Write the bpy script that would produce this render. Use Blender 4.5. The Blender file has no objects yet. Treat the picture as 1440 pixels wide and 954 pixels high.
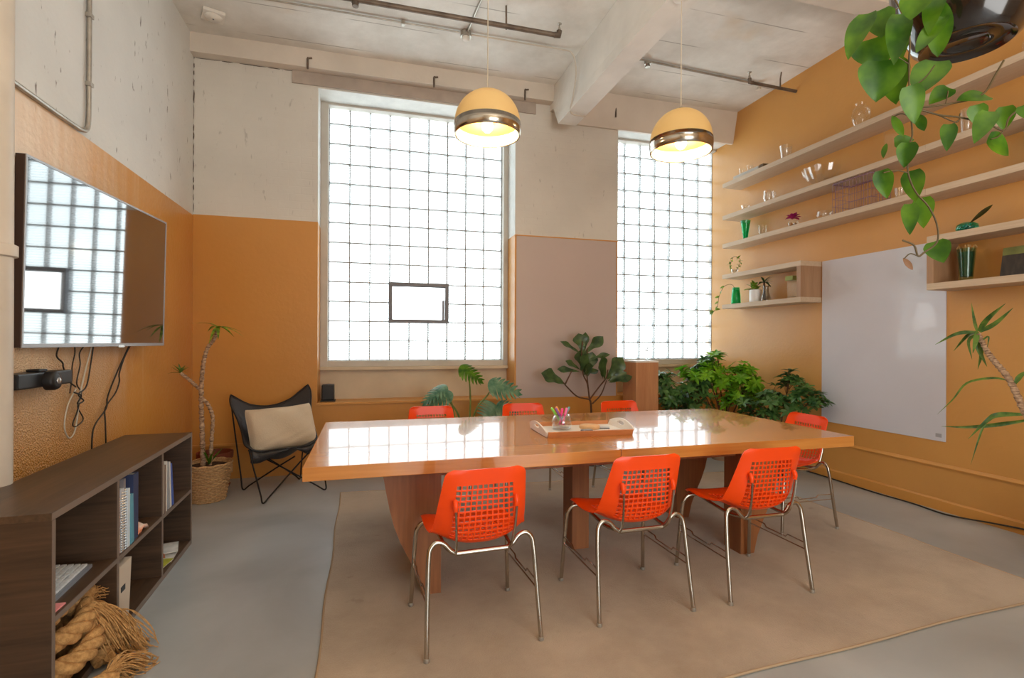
import bpy, bmesh, math, random
from mathutils import Vector, Matrix, Quaternion
random.seed(11)
SC = bpy.context.scene
COL = SC.collection
PI = math.pi
V = Vector

# ------------------------------------------------------------------ mesh builder
class MB:
    def __init__(s):
        s.v = []; s.f = []; s.m = []; s.bev = False
    def add(s, vs, fs, mi=0):
        o = len(s.v)
        s.v.extend([tuple(p) for p in vs])
        for f in fs:
            s.f.append([o + i for i in f]); s.m.append(mi)
        return s
    def box(s, x0, x1, y0, y1, z0, z1, mi=0, M=None, bev=0.0):
        if bev > 0:
            s.bev = True
            bm = bmesh.new()
            bmesh.ops.create_cube(bm, size=1.0)
            for w in bm.verts:
                w.co = V(((x0 + x1) / 2 + w.co.x * (x1 - x0), (y0 + y1) / 2 + w.co.y * (y1 - y0), (z0 + z1) / 2 + w.co.z * (z1 - z0)))
            bmesh.ops.bevel(bm, geom=bm.edges[:], offset=bev, segments=2, affect='EDGES', profile=0.6)
            bm.verts.ensure_lookup_table()
            vs = [w.co.copy() for w in bm.verts]
            for i, w in enumerate(bm.verts): w.index = i
            fs = [[w.index for w in f.verts] for f in bm.faces]
            bm.free()
        else:
            vs = [V((x, y, z)) for x in (x0, x1) for y in (y0, y1) for z in (z0, z1)]
            fs = [(0, 1, 3, 2), (4, 6, 7, 5), (0, 4, 5, 1), (2, 3, 7, 6), (0, 2, 6, 4), (1, 5, 7, 3)]
        if M is not None: vs = [M @ p for p in vs]
        return s.add(vs, fs, mi)
    def tube(s, pts, r, n=8, closed=False, mi=0, cap=True, flat=None):
        pts = [V(p) for p in pts]; N = len(pts)
        rs = r if isinstance(r, (list, tuple)) else [r] * N
        tans = []
        for i in range(N):
            a = pts[(i - 1) % N] if (closed or i > 0) else pts[i]
            b = pts[(i + 1) % N] if (closed or i < N - 1) else pts[i]
            t = b - a
            tans.append(t.normalized() if t.length > 1e-9 else V((0, 0, 1)))
        t0 = tans[0]
        up = V((0, 0, 1)) if abs(t0.z) < 0.9 else V((1, 0, 0))
        nrm = (up - t0 * up.dot(t0)).normalized()
        vs = []; prev = t0
        for i in range(N):
            q = prev.rotation_difference(tans[i]); nrm = q @ nrm
            nrm = (nrm - tans[i] * nrm.dot(tans[i])).normalized(); prev = tans[i]
            bn = tans[i].cross(nrm)
            for k in range(n):
                a = 2 * PI * k / n
                vs.append(pts[i] + (nrm * math.cos(a) + bn * math.sin(a) * (flat or 1.0)) * rs[i])
        fs = []
        for i in range(N if closed else N - 1):
            j = (i + 1) % N
            for k in range(n):
                l = (k + 1) % n
                fs.append((i * n + k, i * n + l, j * n + l, j * n + k))
        if cap and not closed:
            fs.append(tuple(range(n - 1, -1, -1))); fs.append(tuple((N - 1) * n + k for k in range(n)))
        return s.add(vs, fs, mi)
    def lathe(s, prof, c=(0, 0, 0), n=24, mi=0, M=None, sx=1.0, sy=1.0):
        vs = []; fs = []
        for (r, z) in prof:
            for k in range(n):
                a = 2 * PI * k / n
                p = V((c[0] + r * sx * math.cos(a), c[1] + r * sy * math.sin(a), c[2] + z))
                vs.append(M @ p if M is not None else p)
        for i in range(len(prof) - 1):
            for k in range(n):
                l = (k + 1) % n
                fs.append((i * n + k, i * n + l, (i + 1) * n + l, (i + 1) * n + k))
        if prof[0][0] > 1e-6: fs.append(tuple(range(n - 1, -1, -1)))
        if prof[-1][0] > 1e-6: fs.append(tuple((len(prof) - 1) * n + k for k in range(n)))
        return s.add(vs, fs, mi)
    def prism(s, poly, a, b, axis='Y', mi=0, M=None):
        n = len(poly)
        def mk(p, t):
            q = V((p[0], t, p[1])) if axis == 'Y' else V((t, p[0], p[1])) if axis == 'X' else V((p[0], p[1], t))
            return M @ q if M is not None else q
        vs = [mk(p, a) for p in poly] + [mk(p, b) for p in poly]
        fs = [tuple(range(n - 1, -1, -1)), tuple(range(n, 2 * n))]
        for k in range(n): fs.append((k, (k + 1) % n, n + (k + 1) % n, n + k))
        return s.add(vs, fs, mi)
    def grid(s, rows, mi=0):
        R = len(rows); Cn = len(rows[0])
        vs = [p for r in rows for p in r]; fs = []
        for i in range(R - 1):
            for j in range(Cn - 1):
                fs.append((i * Cn + j, i * Cn + j + 1, (i + 1) * Cn + j + 1, (i + 1) * Cn + j))
        return s.add(vs, fs, mi)
    def build(s, name, mats, parent=None, smooth=True, loc=None, angle=62, fix=True, thick=0.0):
        me = bpy.data.meshes.new(name)
        me.from_pydata(s.v, [], s.f)
        if not isinstance(mats, (list, tuple)): mats = [mats]
        for m in mats: me.materials.append(m)
        if len(mats) > 1:
            me.polygons.foreach_set('material_index', s.m)
        bm = bmesh.new(); bm.from_mesh(me)
        bmesh.ops.remove_doubles(bm, verts=bm.verts, dist=1e-6)
        if thick:
            bmesh.ops.solidify(bm, geom=bm.faces[:], thickness=thick)
        if fix: bmesh.ops.recalc_face_normals(bm, faces=bm.faces)
        if smooth:
            for f in bm.faces: f.smooth = True
            th = math.radians(11 if s.bev and angle == 62 else angle)
            for e in bm.edges:
                if len(e.link_faces) == 2:
                    e.smooth = e.calc_face_angle(0) < th
        bm.to_mesh(me); bm.free()
        o = bpy.data.objects.new(name, me); COL.objects.link(o)
        if parent is not None: o.parent = parent
        if loc is not None: o.location = loc
        return o

def tag(o, label, cat=None, group=None, kind=None):
    if label: o['label'] = label
    if cat: o['category'] = cat
    if group: o['group'] = group
    if kind: o['kind'] = kind
    return o

def thing(name, label, cat, loc=(0, 0, 0), rz=0.0, group=None, kind=None):
    o = bpy.data.objects.new(name, None); COL.objects.link(o)
    o.empty_display_size = 0.1
    o.location = loc; o.rotation_euler = (0, 0, rz)
    return tag(o, label, cat, group, kind)

KIDS = {}
def kids(o):
    return [c for c in COL.objects if c.parent == o]

def dup(o, parent=None):
    c = o.copy(); COL.objects.link(c)
    if parent is not None: c.parent = parent
    for ch in kids(o): dup(ch, c)
    return c

def smooth_path(pts, k=6, closed=False):
    P = [V(p) for p in pts]; n = len(P); out = []
    seg = n if closed else n - 1
    for i in range(seg):
        p0 = P[(i - 1) % n] if (closed or i > 0) else P[0] * 2 - P[1]
        p1 = P[i]; p2 = P[(i + 1) % n]
        p3 = P[(i + 2) % n] if (closed or i + 2 < n) else P[-1] * 2 - P[-2]
        for j in range(k):
            t = j / k
            out.append(0.5 * ((2 * p1) + (p2 - p0) * t + (2 * p0 - 5 * p1 + 4 * p2 - p3) * t * t + (3 * p1 - p0 - 3 * p2 + p3) * t ** 3))
    if not closed: out.append(P[-1])
    return out

def frame_mat(pos, d, up):
    y = V(d).normalized(); u = V(up)
    x = y.cross(u)
    if x.length < 1e-5: x = y.cross(V((1, 0, 0)))
    x.normalize(); z = x.cross(y)
    M = Matrix.Identity(4)
    for i in range(3):
        M[i][0] = x[i]; M[i][1] = y[i]; M[i][2] = z[i]; M[i][3] = pos[i]
    return M

def leaf(mb, M, L, W, prof, droop=0.2, fold=0.25, n=8, mi=0, wav=0.0, base=0.0):
    """a leaf blade along local +Y of M"""
    rows = []
    for i in range(n + 1):
        t = i / n
        w = W / 2 * prof(t)
        zc = -droop * L * t * t
        wv = wav * W * math.sin(t * 14)
        rows.append([M @ V((-w, (t - base) * L, zc + fold * w + wv)), M @ V((-w * 0.5, (t - base) * L, zc + fold * w * 0.35)),
                     M @ V((0, (t - base) * L, zc)), M @ V((w * 0.5, (t - base) * L, zc + fold * w * 0.35)), M @ V((w, (t - base) * L, zc + fold * w - wv))])
    mb.grid(rows, mi)

def heart(t):
    if t < 0.25: return 0.62 + 0.38 * math.sin(t / 0.25 * PI / 2) if t > 0 else 0.62
    return max(0.0, math.cos((t - 0.25) / 0.75 * PI / 2)) ** 0.85
def oval(t): return max(0.02, math.sin(PI * t) ** 0.7)
def fiddle(t): return max(0.03, (math.sin(PI * t ** 1.6) ** 0.6) * (0.78 + 0.22 * math.cos((t - 0.72) * 9)))
def strap(t): return max(0.03, min(1.0, t * 5 + 0.5) * (1 - t ** 3.0))
def obov(t): return max(0.05, math.sin(PI * t ** 1.25) ** 0.8)

# ------------------------------------------------------------------ materials
def _mat(name):
    m = bpy.data.materials.new(name); m.use_nodes = True
    nt = m.node_tree; nt.nodes.clear()
    return m, nt
def N(nt, typ, **kw):
    n = nt.nodes.new(typ)
    for k, v in kw.items():
        if k.startswith('_'): setattr(n, k[1:], v)
        else:
            key = k.replace('__', ' ')
            n.inputs[key].default_value = v
    return n
def rgba(c): return (c[0], c[1], c[2], 1.0)
def lin(r, g, b):
    def f(x):
        x /= 255.0
        return x / 12.92 if x <= 0.04045 else ((x + 0.055) / 1.055) ** 2.4
    return (f(r), f(g), f(b))

def basic(name, col, rough=0.5, metal=0.0, var=0.0, vscale=8.0, stretch=(1, 1, 1), col2=None, bump=0.0, bscale=40.0, coat=0.0, spec=0.5, coords='Object', detail=6.0, bdist=0.01, sub=0.0, trans=0.0, ior=1.45):
    m, nt = _mat(name); L = nt.links
    out = N(nt, 'ShaderNodeOutputMaterial'); p = N(nt, 'ShaderNodeBsdfPrincipled')
    p.inputs['Base Color'].default_value = rgba(col); p.inputs['Roughness'].default_value = rough
    p.inputs['Metallic'].default_value = metal; p.inputs['Coat Weight'].default_value = coat
    p.inputs['Coat Roughness'].default_value = 0.05
    p.inputs['Specular IOR Level'].default_value = spec
    p.inputs['Transmission Weight'].default_value = trans
    p.inputs['IOR'].default_value = ior
    L.new(p.outputs[0], out.inputs[0])
    tc = N(nt, 'ShaderNodeTexCoord')
    mp = N(nt, 'ShaderNodeMapping'); mp.inputs['Scale'].default_value = stretch
    L.new(tc.outputs[coords], mp.inputs[0])
    if var > 0 or col2 is not None:
        nz = N(nt, 'ShaderNodeTexNoise'); nz.inputs['Scale'].default_value = vscale; nz.inputs['Detail'].default_value = detail
        L.new(mp.outputs[0], nz.inputs['Vector'])
        cr = N(nt, 'ShaderNodeValToRGB')
        c2 = col2 if col2 is not None else tuple(c * (1 - var) for c in col)
        c1 = col if col2 is not None else tuple(min(1, c * (1 + var * 0.5)) for c in col)
        cr.color_ramp.elements[0].position = 0.3; cr.color_ramp.elements[0].color = rgba(c2)
        cr.color_ramp.elements[1].position = 0.7; cr.color_ramp.elements[1].color = rgba(c1)
        L.new(nz.outputs['Fac'], cr.inputs[0]); L.new(cr.outputs[0], p.inputs['Base Color'])
    if bump > 0:
        nb = N(nt, 'ShaderNodeTexNoise'); nb.inputs['Scale'].default_value = bscale; nb.inputs['Detail'].default_value = 4
        L.new(mp.outputs[0], nb.inputs['Vector'])
        b = N(nt, 'ShaderNodeBump'); b.inputs['Strength'].default_value = bump; b.inputs['Distance'].default_value = bdist
        L.new(nb.outputs['Fac'], b.inputs['Height']); L.new(b.outputs[0], p.inputs['Normal'])
    return m

def wood(name, c1, c2, axis='X', scale=6.0, rough=0.4, coat=0.0, bump=0.05, plank=None, spec=0.5, coat_rough=0.04):
    m, nt = _mat(name); L = nt.links
    out = N(nt, 'ShaderNodeOutputMaterial'); p = N(nt, 'ShaderNodeBsdfPrincipled')
    p.inputs['Roughness'].default_value = rough; p.inputs['Coat Weight'].default_value = coat
    p.inputs['Coat Roughness'].default_value = coat_rough; p.inputs['Specular IOR Level'].default_value = spec
    L.new(p.outputs[0], out.inputs[0])
    tc = N(nt, 'ShaderNodeTexCoord'); mp = N(nt, 'ShaderNodeMapping')
    s = {'X': (0.06, 1, 1), 'Y': (1, 0.06, 1), 'Z': (1, 1, 0.06)}[axis]
    mp.inputs['Scale'].default_value = s
    L.new(tc.outputs['Object'], mp.inputs[0])
    n1 = N(nt, 'ShaderNodeTexNoise'); n1.inputs['Scale'].default_value = scale; n1.inputs['Detail'].default_value = 5; n1.inputs['Distortion'].default_value = 0.6
    n2 = N(nt, 'ShaderNodeTexNoise'); n2.inputs['Scale'].default_value = scale * 9; n2.inputs['Detail'].default_value = 6
    L.new(mp.outputs[0], n1.inputs['Vector']); L.new(mp.outputs[0], n2.inputs['Vector'])
    mx = N(nt, 'ShaderNodeMath', _operation='MULTIPLY_ADD'); mx.inputs[1].default_value = 0.45
    L.new(n2.outputs['Fac'], mx.inputs[0]); 
    sc = N(nt, 'ShaderNodeMath', _operation='MULTIPLY'); sc.inputs[1].default_value = 0.6
    L.new(n1.outputs['Fac'], sc.inputs[0]); L.new(sc.outputs[0], mx.inputs[2])
    cr = N(nt, 'ShaderNodeValToRGB')
    cr.color_ramp.elements[0].position = 0.33; cr.color_ramp.elements[0].color = rgba(c2)
    cr.color_ramp.elements[1].position = 0.68; cr.color_ramp.elements[1].color = rgba(c1)
    L.new(mx.outputs[0], cr.inputs[0])
    colout = cr.outputs[0]
    if plank is not None:      # (axis index across the planks, width, tone variation)
        sx = N(nt, 'ShaderNodeSeparateXYZ'); L.new(tc.outputs['Object'], sx.inputs[0])
        dv = N(nt, 'ShaderNodeMath', _operation='DIVIDE'); dv.inputs[1].default_value = plank[1]
        L.new(sx.outputs[plank[0]], dv.inputs[0])
        fl = N(nt, 'ShaderNodeMath', _operation='FLOOR'); L.new(dv.outputs[0], fl.inputs[0])
        wn = N(nt, 'ShaderNodeTexWhiteNoise', _noise_dimensions='1D'); L.new(fl.outputs[0], wn.inputs['W'])
        mr = N(nt, 'ShaderNodeMapRange'); mr.inputs['To Min'].default_value = 1 - plank[2]; mr.inputs['To Max'].default_value = 1 + plank[2] * 0.4
        L.new(wn.outputs['Value'], mr.inputs['Value'])
        mm = N(nt, 'ShaderNodeMix', _data_type='RGBA', _blend_type='MULTIPLY'); mm.inputs[0].default_value = 1
        L.new(colout, mm.inputs[6]); L.new(mr.outputs[0], mm.inputs[7]); colout = mm.outputs[2]
    L.new(colout, p.inputs['Base Color'])
    if bump > 0:
        b = N(nt, 'ShaderNodeBump'); b.inputs['Strength'].default_value = bump; b.inputs['Distance'].default_value = 0.004
        L.new(n2.outputs['Fac'], b.inputs['Height']); L.new(b.outputs[0], p.inputs['Normal'])
    return m

def leafmat(name, c1, c2, rough=0.35, tl=0.35, vscale=9.0):
    m, nt = _mat(name); L = nt.links
    out = N(nt, 'ShaderNodeOutputMaterial'); p = N(nt, 'ShaderNodeBsdfPrincipled')
    p.inputs['Roughness'].default_value = rough; p.inputs['Specular IOR Level'].default_value = 0.4
    t = N(nt, 'ShaderNodeBsdfTranslucent'); mx = N(nt, 'ShaderNodeMixShader'); mx.inputs[0].default_value = tl
    tc = N(nt, 'ShaderNodeTexCoord'); nz = N(nt, 'ShaderNodeTexNoise'); nz.inputs['Scale'].default_value = vscale; nz.inputs['Detail'].default_value = 3
    L.new(tc.outputs['Object'], nz.inputs['Vector'])
    cr = N(nt, 'ShaderNodeValToRGB'); cr.color_ramp.elements[0].position = 0.36; cr.color_ramp.elements[0].color = rgba(c2)
    cr.color_ramp.elements[1].position = 0.64; cr.color_ramp.elements[1].color = rgba(c1)
    L.new(nz.outputs['Fac'], cr.inputs[0]); L.new(cr.outputs[0], p.inputs['Base Color']); L.new(cr.outputs[0], t.inputs['Color'])
    L.new(p.outputs[0], mx.inputs[1]); L.new(t.outputs[0], mx.inputs[2]); L.new(mx.outputs[0], out.inputs[0])
    return m

def clear_glass(name, tint=(1, 1, 1), gl=1.0, rough=0.02):
    """thin-walled glass: a clear body with a fresnel sheen"""
    m, nt = _mat(name); L = nt.links
    out = N(nt, 'ShaderNodeOutputMaterial')
    t = N(nt, 'ShaderNodeBsdfTransparent'); t.inputs[0].default_value = rgba(tint)
    g = N(nt, 'ShaderNodeBsdfGlossy'); g.inputs['Roughness'].default_value = rough; g.inputs['Color'].default_value = (1, 1, 1, 1)
    fr = N(nt, 'ShaderNodeLayerWeight'); fr.inputs['Blend'].default_value = 0.5
    pw = N(nt, 'ShaderNodeMath', _operation='POWER'); pw.inputs[1].default_value = 3.5; L.new(fr.outputs['Facing'], pw.inputs[0])
    mu = N(nt, 'ShaderNodeMath', _operation='MULTIPLY_ADD', _use_clamp=True); mu.inputs[1].default_value = 0.5 * gl; mu.inputs[2].default_value = 0.035 * gl
    L.new(pw.outputs[0], mu.inputs[0])
    mx = N(nt, 'ShaderNodeMixShader'); L.new(mu.outputs[0], mx.inputs[0]); L.new(t.outputs[0], mx.inputs[1]); L.new(g.outputs[0], mx.inputs[2])
    L.new(mx.outputs[0], out.inputs[0])
    return m

def emis(name, col, st):
    m, nt = _mat(name); out = N(nt, 'ShaderNodeOutputMaterial'); e = N(nt, 'ShaderNodeEmission')
    e.inputs[0].default_value = rgba(col); e.inputs[1].default_value = st
    nt.links.new(e.outputs[0], out.inputs[0]); return m

def two_tone_wall(name, white, orange, zline, flecks=1.0, brick=0.0, orange_rough=0.35, rough_patch=False, streak=0.0, pale=None):
    """painted wall: white above the height zline, orange below; dark chips in the white paint"""
    m, nt = _mat(name); L = nt.links
    out = N(nt, 'ShaderNodeOutputMaterial'); p = N(nt, 'ShaderNodeBsdfPrincipled'); L.new(p.outputs[0], out.inputs[0])
    tc = N(nt, 'ShaderNodeTexCoord'); sx = N(nt, 'ShaderNodeSeparateXYZ'); L.new(tc.outputs['Object'], sx.inputs[0])
    gt = N(nt, 'ShaderNodeMath', _operation='GREATER_THAN'); gt.inputs[1].default_value = zline; L.new(sx.outputs[2], gt.inputs[0])
    # white: large soft blotches + small chips
    n1 = N(nt, 'ShaderNodeTexNoise'); n1.inputs['Scale'].default_value = 1.3; n1.inputs['Detail'].default_value = 5; L.new(tc.outputs['Object'], n1.inputs['Vector'])
    cr = N(nt, 'ShaderNodeValToRGB'); cr.color_ramp.elements[0].position = 0.3; cr.color_ramp.elements[0].color = rgba([c * 0.86 for c in white])
    cr.color_ramp.elements[1].position = 0.7; cr.color_ramp.elements[1].color = rgba(white); L.new(n1.outputs['Fac'], cr.inputs[0])
    mp = N(nt, 'ShaderNodeMapping'); mp.inputs['Scale'].default_value = (9, 9, 2.6); L.new(tc.outputs['Object'], mp.inputs[0])
    n2 = N(nt, 'ShaderNodeTexNoise'); n2.inputs['Scale'].default_value = 3.4; n2.inputs['Detail'].default_value = 4; n2.inputs['Roughness'].default_value = 0.55; L.new(mp.outputs[0], n2.inputs['Vector'])
    chip = N(nt, 'ShaderNodeMapRange'); chip.inputs['From Min'].default_value = 0.665; chip.inputs['From Max'].default_value = 0.73; chip.inputs['To Max'].default_value = 0.75 * flecks
    L.new(n2.outputs['Fac'], chip.inputs['Value'])
    mw = N(nt, 'ShaderNodeMix', _data_type='RGBA'); L.new(chip.outputs[0], mw.inputs[0]); L.new(cr.outputs[0], mw.inputs[6]); mw.inputs[7].default_value = rgba(lin(92, 80, 70))
    # orange
    n3 = N(nt, 'ShaderNodeTexNoise'); n3.inputs['Scale'].default_value = 1.7; n3.inputs['Detail'].default_value = 6; L.new(tc.outputs['Object'], n3.inputs['Vector'])
    co = N(nt, 'ShaderNodeValToRGB'); co.color_ramp.elements[0].position = 0.3; co.color_ramp.elements[0].color = rgba([c * 0.9 for c in orange])
    co.color_ramp.elements[1].position = 0.7; co.color_ramp.elements[1].color = rgba(orange); L.new(n3.outputs['Fac'], co.inputs[0])
    ocol = co.outputs[0]
    if pale is not None:   # window sheen on the gloss paint, put into the colour: (colour, y from, y to)
        ps = N(nt, 'ShaderNodeMapping'); ps.inputs['Scale'].default_value = (1, 6, 0.35); L.new(tc.outputs['Object'], ps.inputs[0])
        pn = N(nt, 'ShaderNodeTexNoise'); pn.inputs['Scale'].default_value = 2.0; pn.inputs['Detail'].default_value = 5; L.new(ps.outputs[0], pn.inputs['Vector'])
        ad = N(nt, 'ShaderNodeMath', _operation='MULTIPLY_ADD'); ad.inputs[1].default_value = 1.6; L.new(pn.outputs['Fac'], ad.inputs[0]); L.new(sx.outputs[1], ad.inputs[2])
        pm = N(nt, 'ShaderNodeMapRange'); pm.inputs['From Min'].default_value = pale[1]; pm.inputs['From Max'].default_value = pale[2]; pm.inputs['To Min'].default_value = 0.8; pm.inputs['To Max'].default_value = 0.0
        L.new(ad.outputs[0], pm.inputs['Value'])
        zm = N(nt, 'ShaderNodeMapRange'); zm.inputs['From Min'].default_value = 0.7; zm.inputs['From Max'].default_value = 1.15; L.new(sx.outputs[2], zm.inputs['Value'])
        zz = N(nt, 'ShaderNodeMath', _operation='MULTIPLY'); L.new(pm.outputs[0], zz.inputs[0]); L.new(zm.outputs[0], zz.inputs[1])
        mo = N(nt, 'ShaderNodeMix', _data_type='RGBA'); L.new(zz.outputs[0], mo.inputs[0]); L.new(ocol, mo.inputs[6]); mo.inputs[7].default_value = rgba(pale[0]); ocol = mo.outputs[2]
    mx = N(nt, 'ShaderNodeMix', _data_type='RGBA'); L.new(gt.outputs[0], mx.inputs[0]); L.new(ocol, mx.inputs[6]); L.new(mw.outputs[2], mx.inputs[7])
    L.new(mx.outputs[2], p.inputs['Base Color'])
    rr = N(nt, 'ShaderNodeMapRange'); rr.inputs['To Min'].default_value = orange_rough; rr.inputs['To Max'].default_value = 0.62; L.new(gt.outputs[0], rr.inputs['Value']); L.new(rr.outputs[0], p.inputs['Roughness'])
    # relief
    nb = N(nt, 'ShaderNodeTexNoise'); nb.inputs['Scale'].default_value = 26; nb.inputs['Detail'].default_value = 5; L.new(tc.outputs['Object'], nb.inputs['Vector'])
    h = nb.outputs['Fac']
    if brick > 0:
        cb = N(nt, 'ShaderNodeCombineXYZ')
        ax = N(nt, 'ShaderNodeMath', _operation='ADD'); L.new(sx.outputs[0], ax.inputs[0]); L.new(sx.outputs[1], ax.inputs[1])
        L.new(ax.outputs[0], cb.inputs[0]); L.new(sx.outputs[2], cb.inputs[1])
        bt = N(nt, 'ShaderNodeTexBrick'); bt.inputs['Scale'].default_value = 1.0; bt.inputs['Mortar Size'].default_value = 0.006; bt.inputs['Brick Width'].default_value = 0.21; bt.inputs['Row Height'].default_value = 0.075; bt.inputs['Mortar Smooth'].default_value = 0.6
        bt.inputs['Color1'].default_value = (1, 1, 1, 1); bt.inputs['Color2'].default_value = (0.9, 0.9, 0.9, 1); bt.inputs['Mortar'].default_value = (0, 0, 0, 1)
        L.new(cb.outputs[0], bt.inputs['Vector'])
        ma = N(nt, 'ShaderNodeMath', _operation='MULTIPLY_ADD'); ma.inputs[1].default_value = brick; bg_ = N(nt, 'ShaderNodeMath', _operation='MULTIPLY'); L.new(bt.outputs['Color'], bg_.inputs[0]); L.new(gt.outputs[0], bg_.inputs[1]); L.new(bg_.outputs[0], ma.inputs[0]); L.new(h, ma.inputs[2]); h = ma.outputs[0]
    mc = N(nt, 'ShaderNodeMath', _operation='MULTIPLY_ADD'); mc.inputs[1].default_value = -0.8; L.new(chip.outputs[0], mc.inputs[0]); L.new(h, mc.inputs[2]); h = mc.outputs[0]
    if rough_patch:        # coarse exposed render low on the wall
        v = N(nt, 'ShaderNodeTexVoronoi'); v.inputs['Scale'].default_value = 110; L.new(tc.outputs['Object'], v.inputs['Vector'])
        yr = N(nt, 'ShaderNodeMapRange'); yr.inputs['From Min'].default_value = 3.3; yr.inputs['From Max'].default_value = 4.3; yr.inputs['To Min'].default_value = 1.0; yr.inputs['To Max'].default_value = 0.0; L.new(sx.outputs[1], yr.inputs['Value'])
        zr = N(nt, 'ShaderNodeMapRange'); zr.inputs['From Min'].default_value = 1.1; zr.inputs['From Max'].default_value = 1.5; zr.inputs['To Min'].default_value = 1.0; zr.inputs['To Max'].default_value = 0.0; L.new(sx.outputs[2], zr.inputs['Value'])
        yz = N(nt, 'ShaderNodeMath', _operation='MULTIPLY'); L.new(yr.outputs[0], yz.inputs[0]); L.new(zr.outputs[0], yz.inputs[1])
        vs = N(nt, 'ShaderNodeMath', _operation='MULTIPLY'); L.new(v.outputs['Distance'], vs.inputs[0]); L.new(yz.outputs[0], vs.inputs[1])
        va = N(nt, 'ShaderNodeMath', _operation='MULTIPLY_ADD'); va.inputs[1].default_value = 4.0; L.new(vs.outputs[0], va.inputs[0]); L.new(h, va.inputs[2]); h = va.outputs[0]
    b = N(nt, 'ShaderNodeBump'); b.inputs['Strength'].default_value = 0.5 if rough_patch else 0.22; b.inputs['Distance'].default_value = 0.006
    L.new(h, b.inputs['Height']); L.new(b.outputs[0], p.inputs['Normal'])
    return m

WHITE = lin(205, 197, 185); ORANGE = lin(212, 140, 52)
M = {}
M['wall_back'] = two_tone_wall('painted_brick', lin(216, 211, 202), lin(204, 142, 66), 2.51, flecks=0.4, brick=0.55)
M['wall_left'] = two_tone_wall('painted_render', lin(225, 226, 223), lin(208, 146, 68), 2.50, flecks=1.0, brick=0.0, orange_rough=0.3, rough_patch=True, pale=(lin(228, 204, 172), 3.8, 5.1))
M['wall_right'] = two_tone_wall('orange_paint', WHITE, lin(206, 150, 80), 99.0, flecks=0.0, orange_rough=0.4)
M['orange_paint'] = basic('orange_gloss_paint', lin(206, 146, 72), rough=0.38, var=0.08, vscale=2, bump=0.1, bscale=30)
M['cream_paint'] = basic('cream_paint', lin(205, 190, 165), rough=0.5, var=0.12, vscale=3, bump=0.15, bscale=25)
M['window_paint'] = basic('grey_white_window_paint', lin(196, 190, 180), rough=0.5, var=0.12, vscale=4, bump=0.2, bscale=30)
M['reveal_white'] = basic('white_reveal_paint', lin(222, 222, 218), rough=0.55, var=0.12, vscale=7, bump=0.4, bscale=22)

def concrete_ceiling():
    m, nt = _mat('painted_concrete'); L = nt.links
    out = N(nt, 'ShaderNodeOutputMaterial'); p = N(nt, 'ShaderNodeBsdfPrincipled'); L.new(p.outputs[0], out.inputs[0]); p.inputs['Roughness'].default_value = 0.7
    tc = N(nt, 'ShaderNodeTexCoord'); sx = N(nt, 'ShaderNodeSeparateXYZ'); L.new(tc.outputs['Object'], sx.inputs[0])
    n1 = N(nt, 'ShaderNodeTexNoise'); n1.inputs['Scale'].default_value = 1.6; n1.inputs['Detail'].default_value = 9; n1.inputs['Roughness'].default_value = 0.62; L.new(tc.outputs['Object'], n1.inputs['Vector'])
    cr = N(nt, 'ShaderNodeValToRGB'); cr.color_ramp.elements[0].position = 0.3; cr.color_ramp.elements[0].color = rgba(lin(204, 199, 190)); cr.color_ramp.elements[1].position = 0.66; cr.color_ramp.elements[1].color = rgba(lin(236, 233, 227)); L.new(n1.outputs['Fac'], cr.inputs[0])
    # board-form lines across the slab
    dv = N(nt, 'ShaderNodeMath', _operation='MULTIPLY'); dv.inputs[1].default_value = 2.1; L.new(sx.outputs[1], dv.inputs[0])
    fr = N(nt, 'ShaderNodeMath', _operation='FRACT'); L.new(dv.outputs[0], fr.inputs[0])
    lt = N(nt, 'ShaderNodeMath', _operation='LESS_THAN'); lt.inputs[1].default_value = 0.022; L.new(fr.outputs[0], lt.inputs[0])
    n2 = N(nt, 'ShaderNodeTexNoise'); n2.inputs['Scale'].default_value = 2.5; L.new(tc.outputs['Object'], n2.inputs['Vector'])
    g = N(nt, 'ShaderNodeMapRange'); g.inputs['From Min'].default_value = 0.45; g.inputs['From Max'].default_value = 0.6; g.inputs['To Max'].default_value = 0.6; L.new(n2.outputs['Fac'], g.inputs['Value'])
    ml = N(nt, 'ShaderNodeMath', _operation='MULTIPLY'); L.new(lt.outputs[0], ml.inputs[0]); L.new(g.outputs[0], ml.inputs[1])
    # rusty water marks
    n3 = N(nt, 'ShaderNodeTexNoise'); n3.inputs['Scale'].default_value = 0.9; n3.inputs['Detail'].default_value = 4; L.new(tc.outputs['Object'], n3.inputs['Vector'])
    st = N(nt, 'ShaderNodeMapRange'); st.inputs['From Min'].default_value = 0.62; st.inputs['From Max'].default_value = 0.72; st.inputs['To Max'].default_value = 0.5; L.new(n3.outputs['Fac'], st.inputs['Value'])
    m1 = N(nt, 'ShaderNodeMix', _data_type='RGBA'); L.new(st.outputs[0], m1.inputs[0]); L.new(cr.outputs[0], m1.inputs[6]); m1.inputs[7].default_value = rgba(lin(214, 186, 148))
    m2 = N(nt, 'ShaderNodeMix', _data_type='RGBA'); L.new(ml.outputs[0], m2.inputs[0]); L.new(m1.outputs[2], m2.inputs[6]); m2.inputs[7].default_value = rgba(lin(120, 108, 96))
    L.new(m2.outputs[2], p.inputs['Base Color'])
    nb = N(nt, 'ShaderNodeTexNoise'); nb.inputs['Scale'].default_value = 12; nb.inputs['Detail'].default_value = 6; L.new(tc.outputs['Object'], nb.inputs['Vector'])
    b = N(nt, 'ShaderNodeBump'); b.inputs['Strength'].default_value = 0.35; b.inputs['Distance'].default_value = 0.01; L.new(nb.outputs['Fac'], b.inputs['Height']); L.new(b.outputs[0], p.inputs['Normal'])
    return m
M['ceiling'] = concrete_ceiling()
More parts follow.
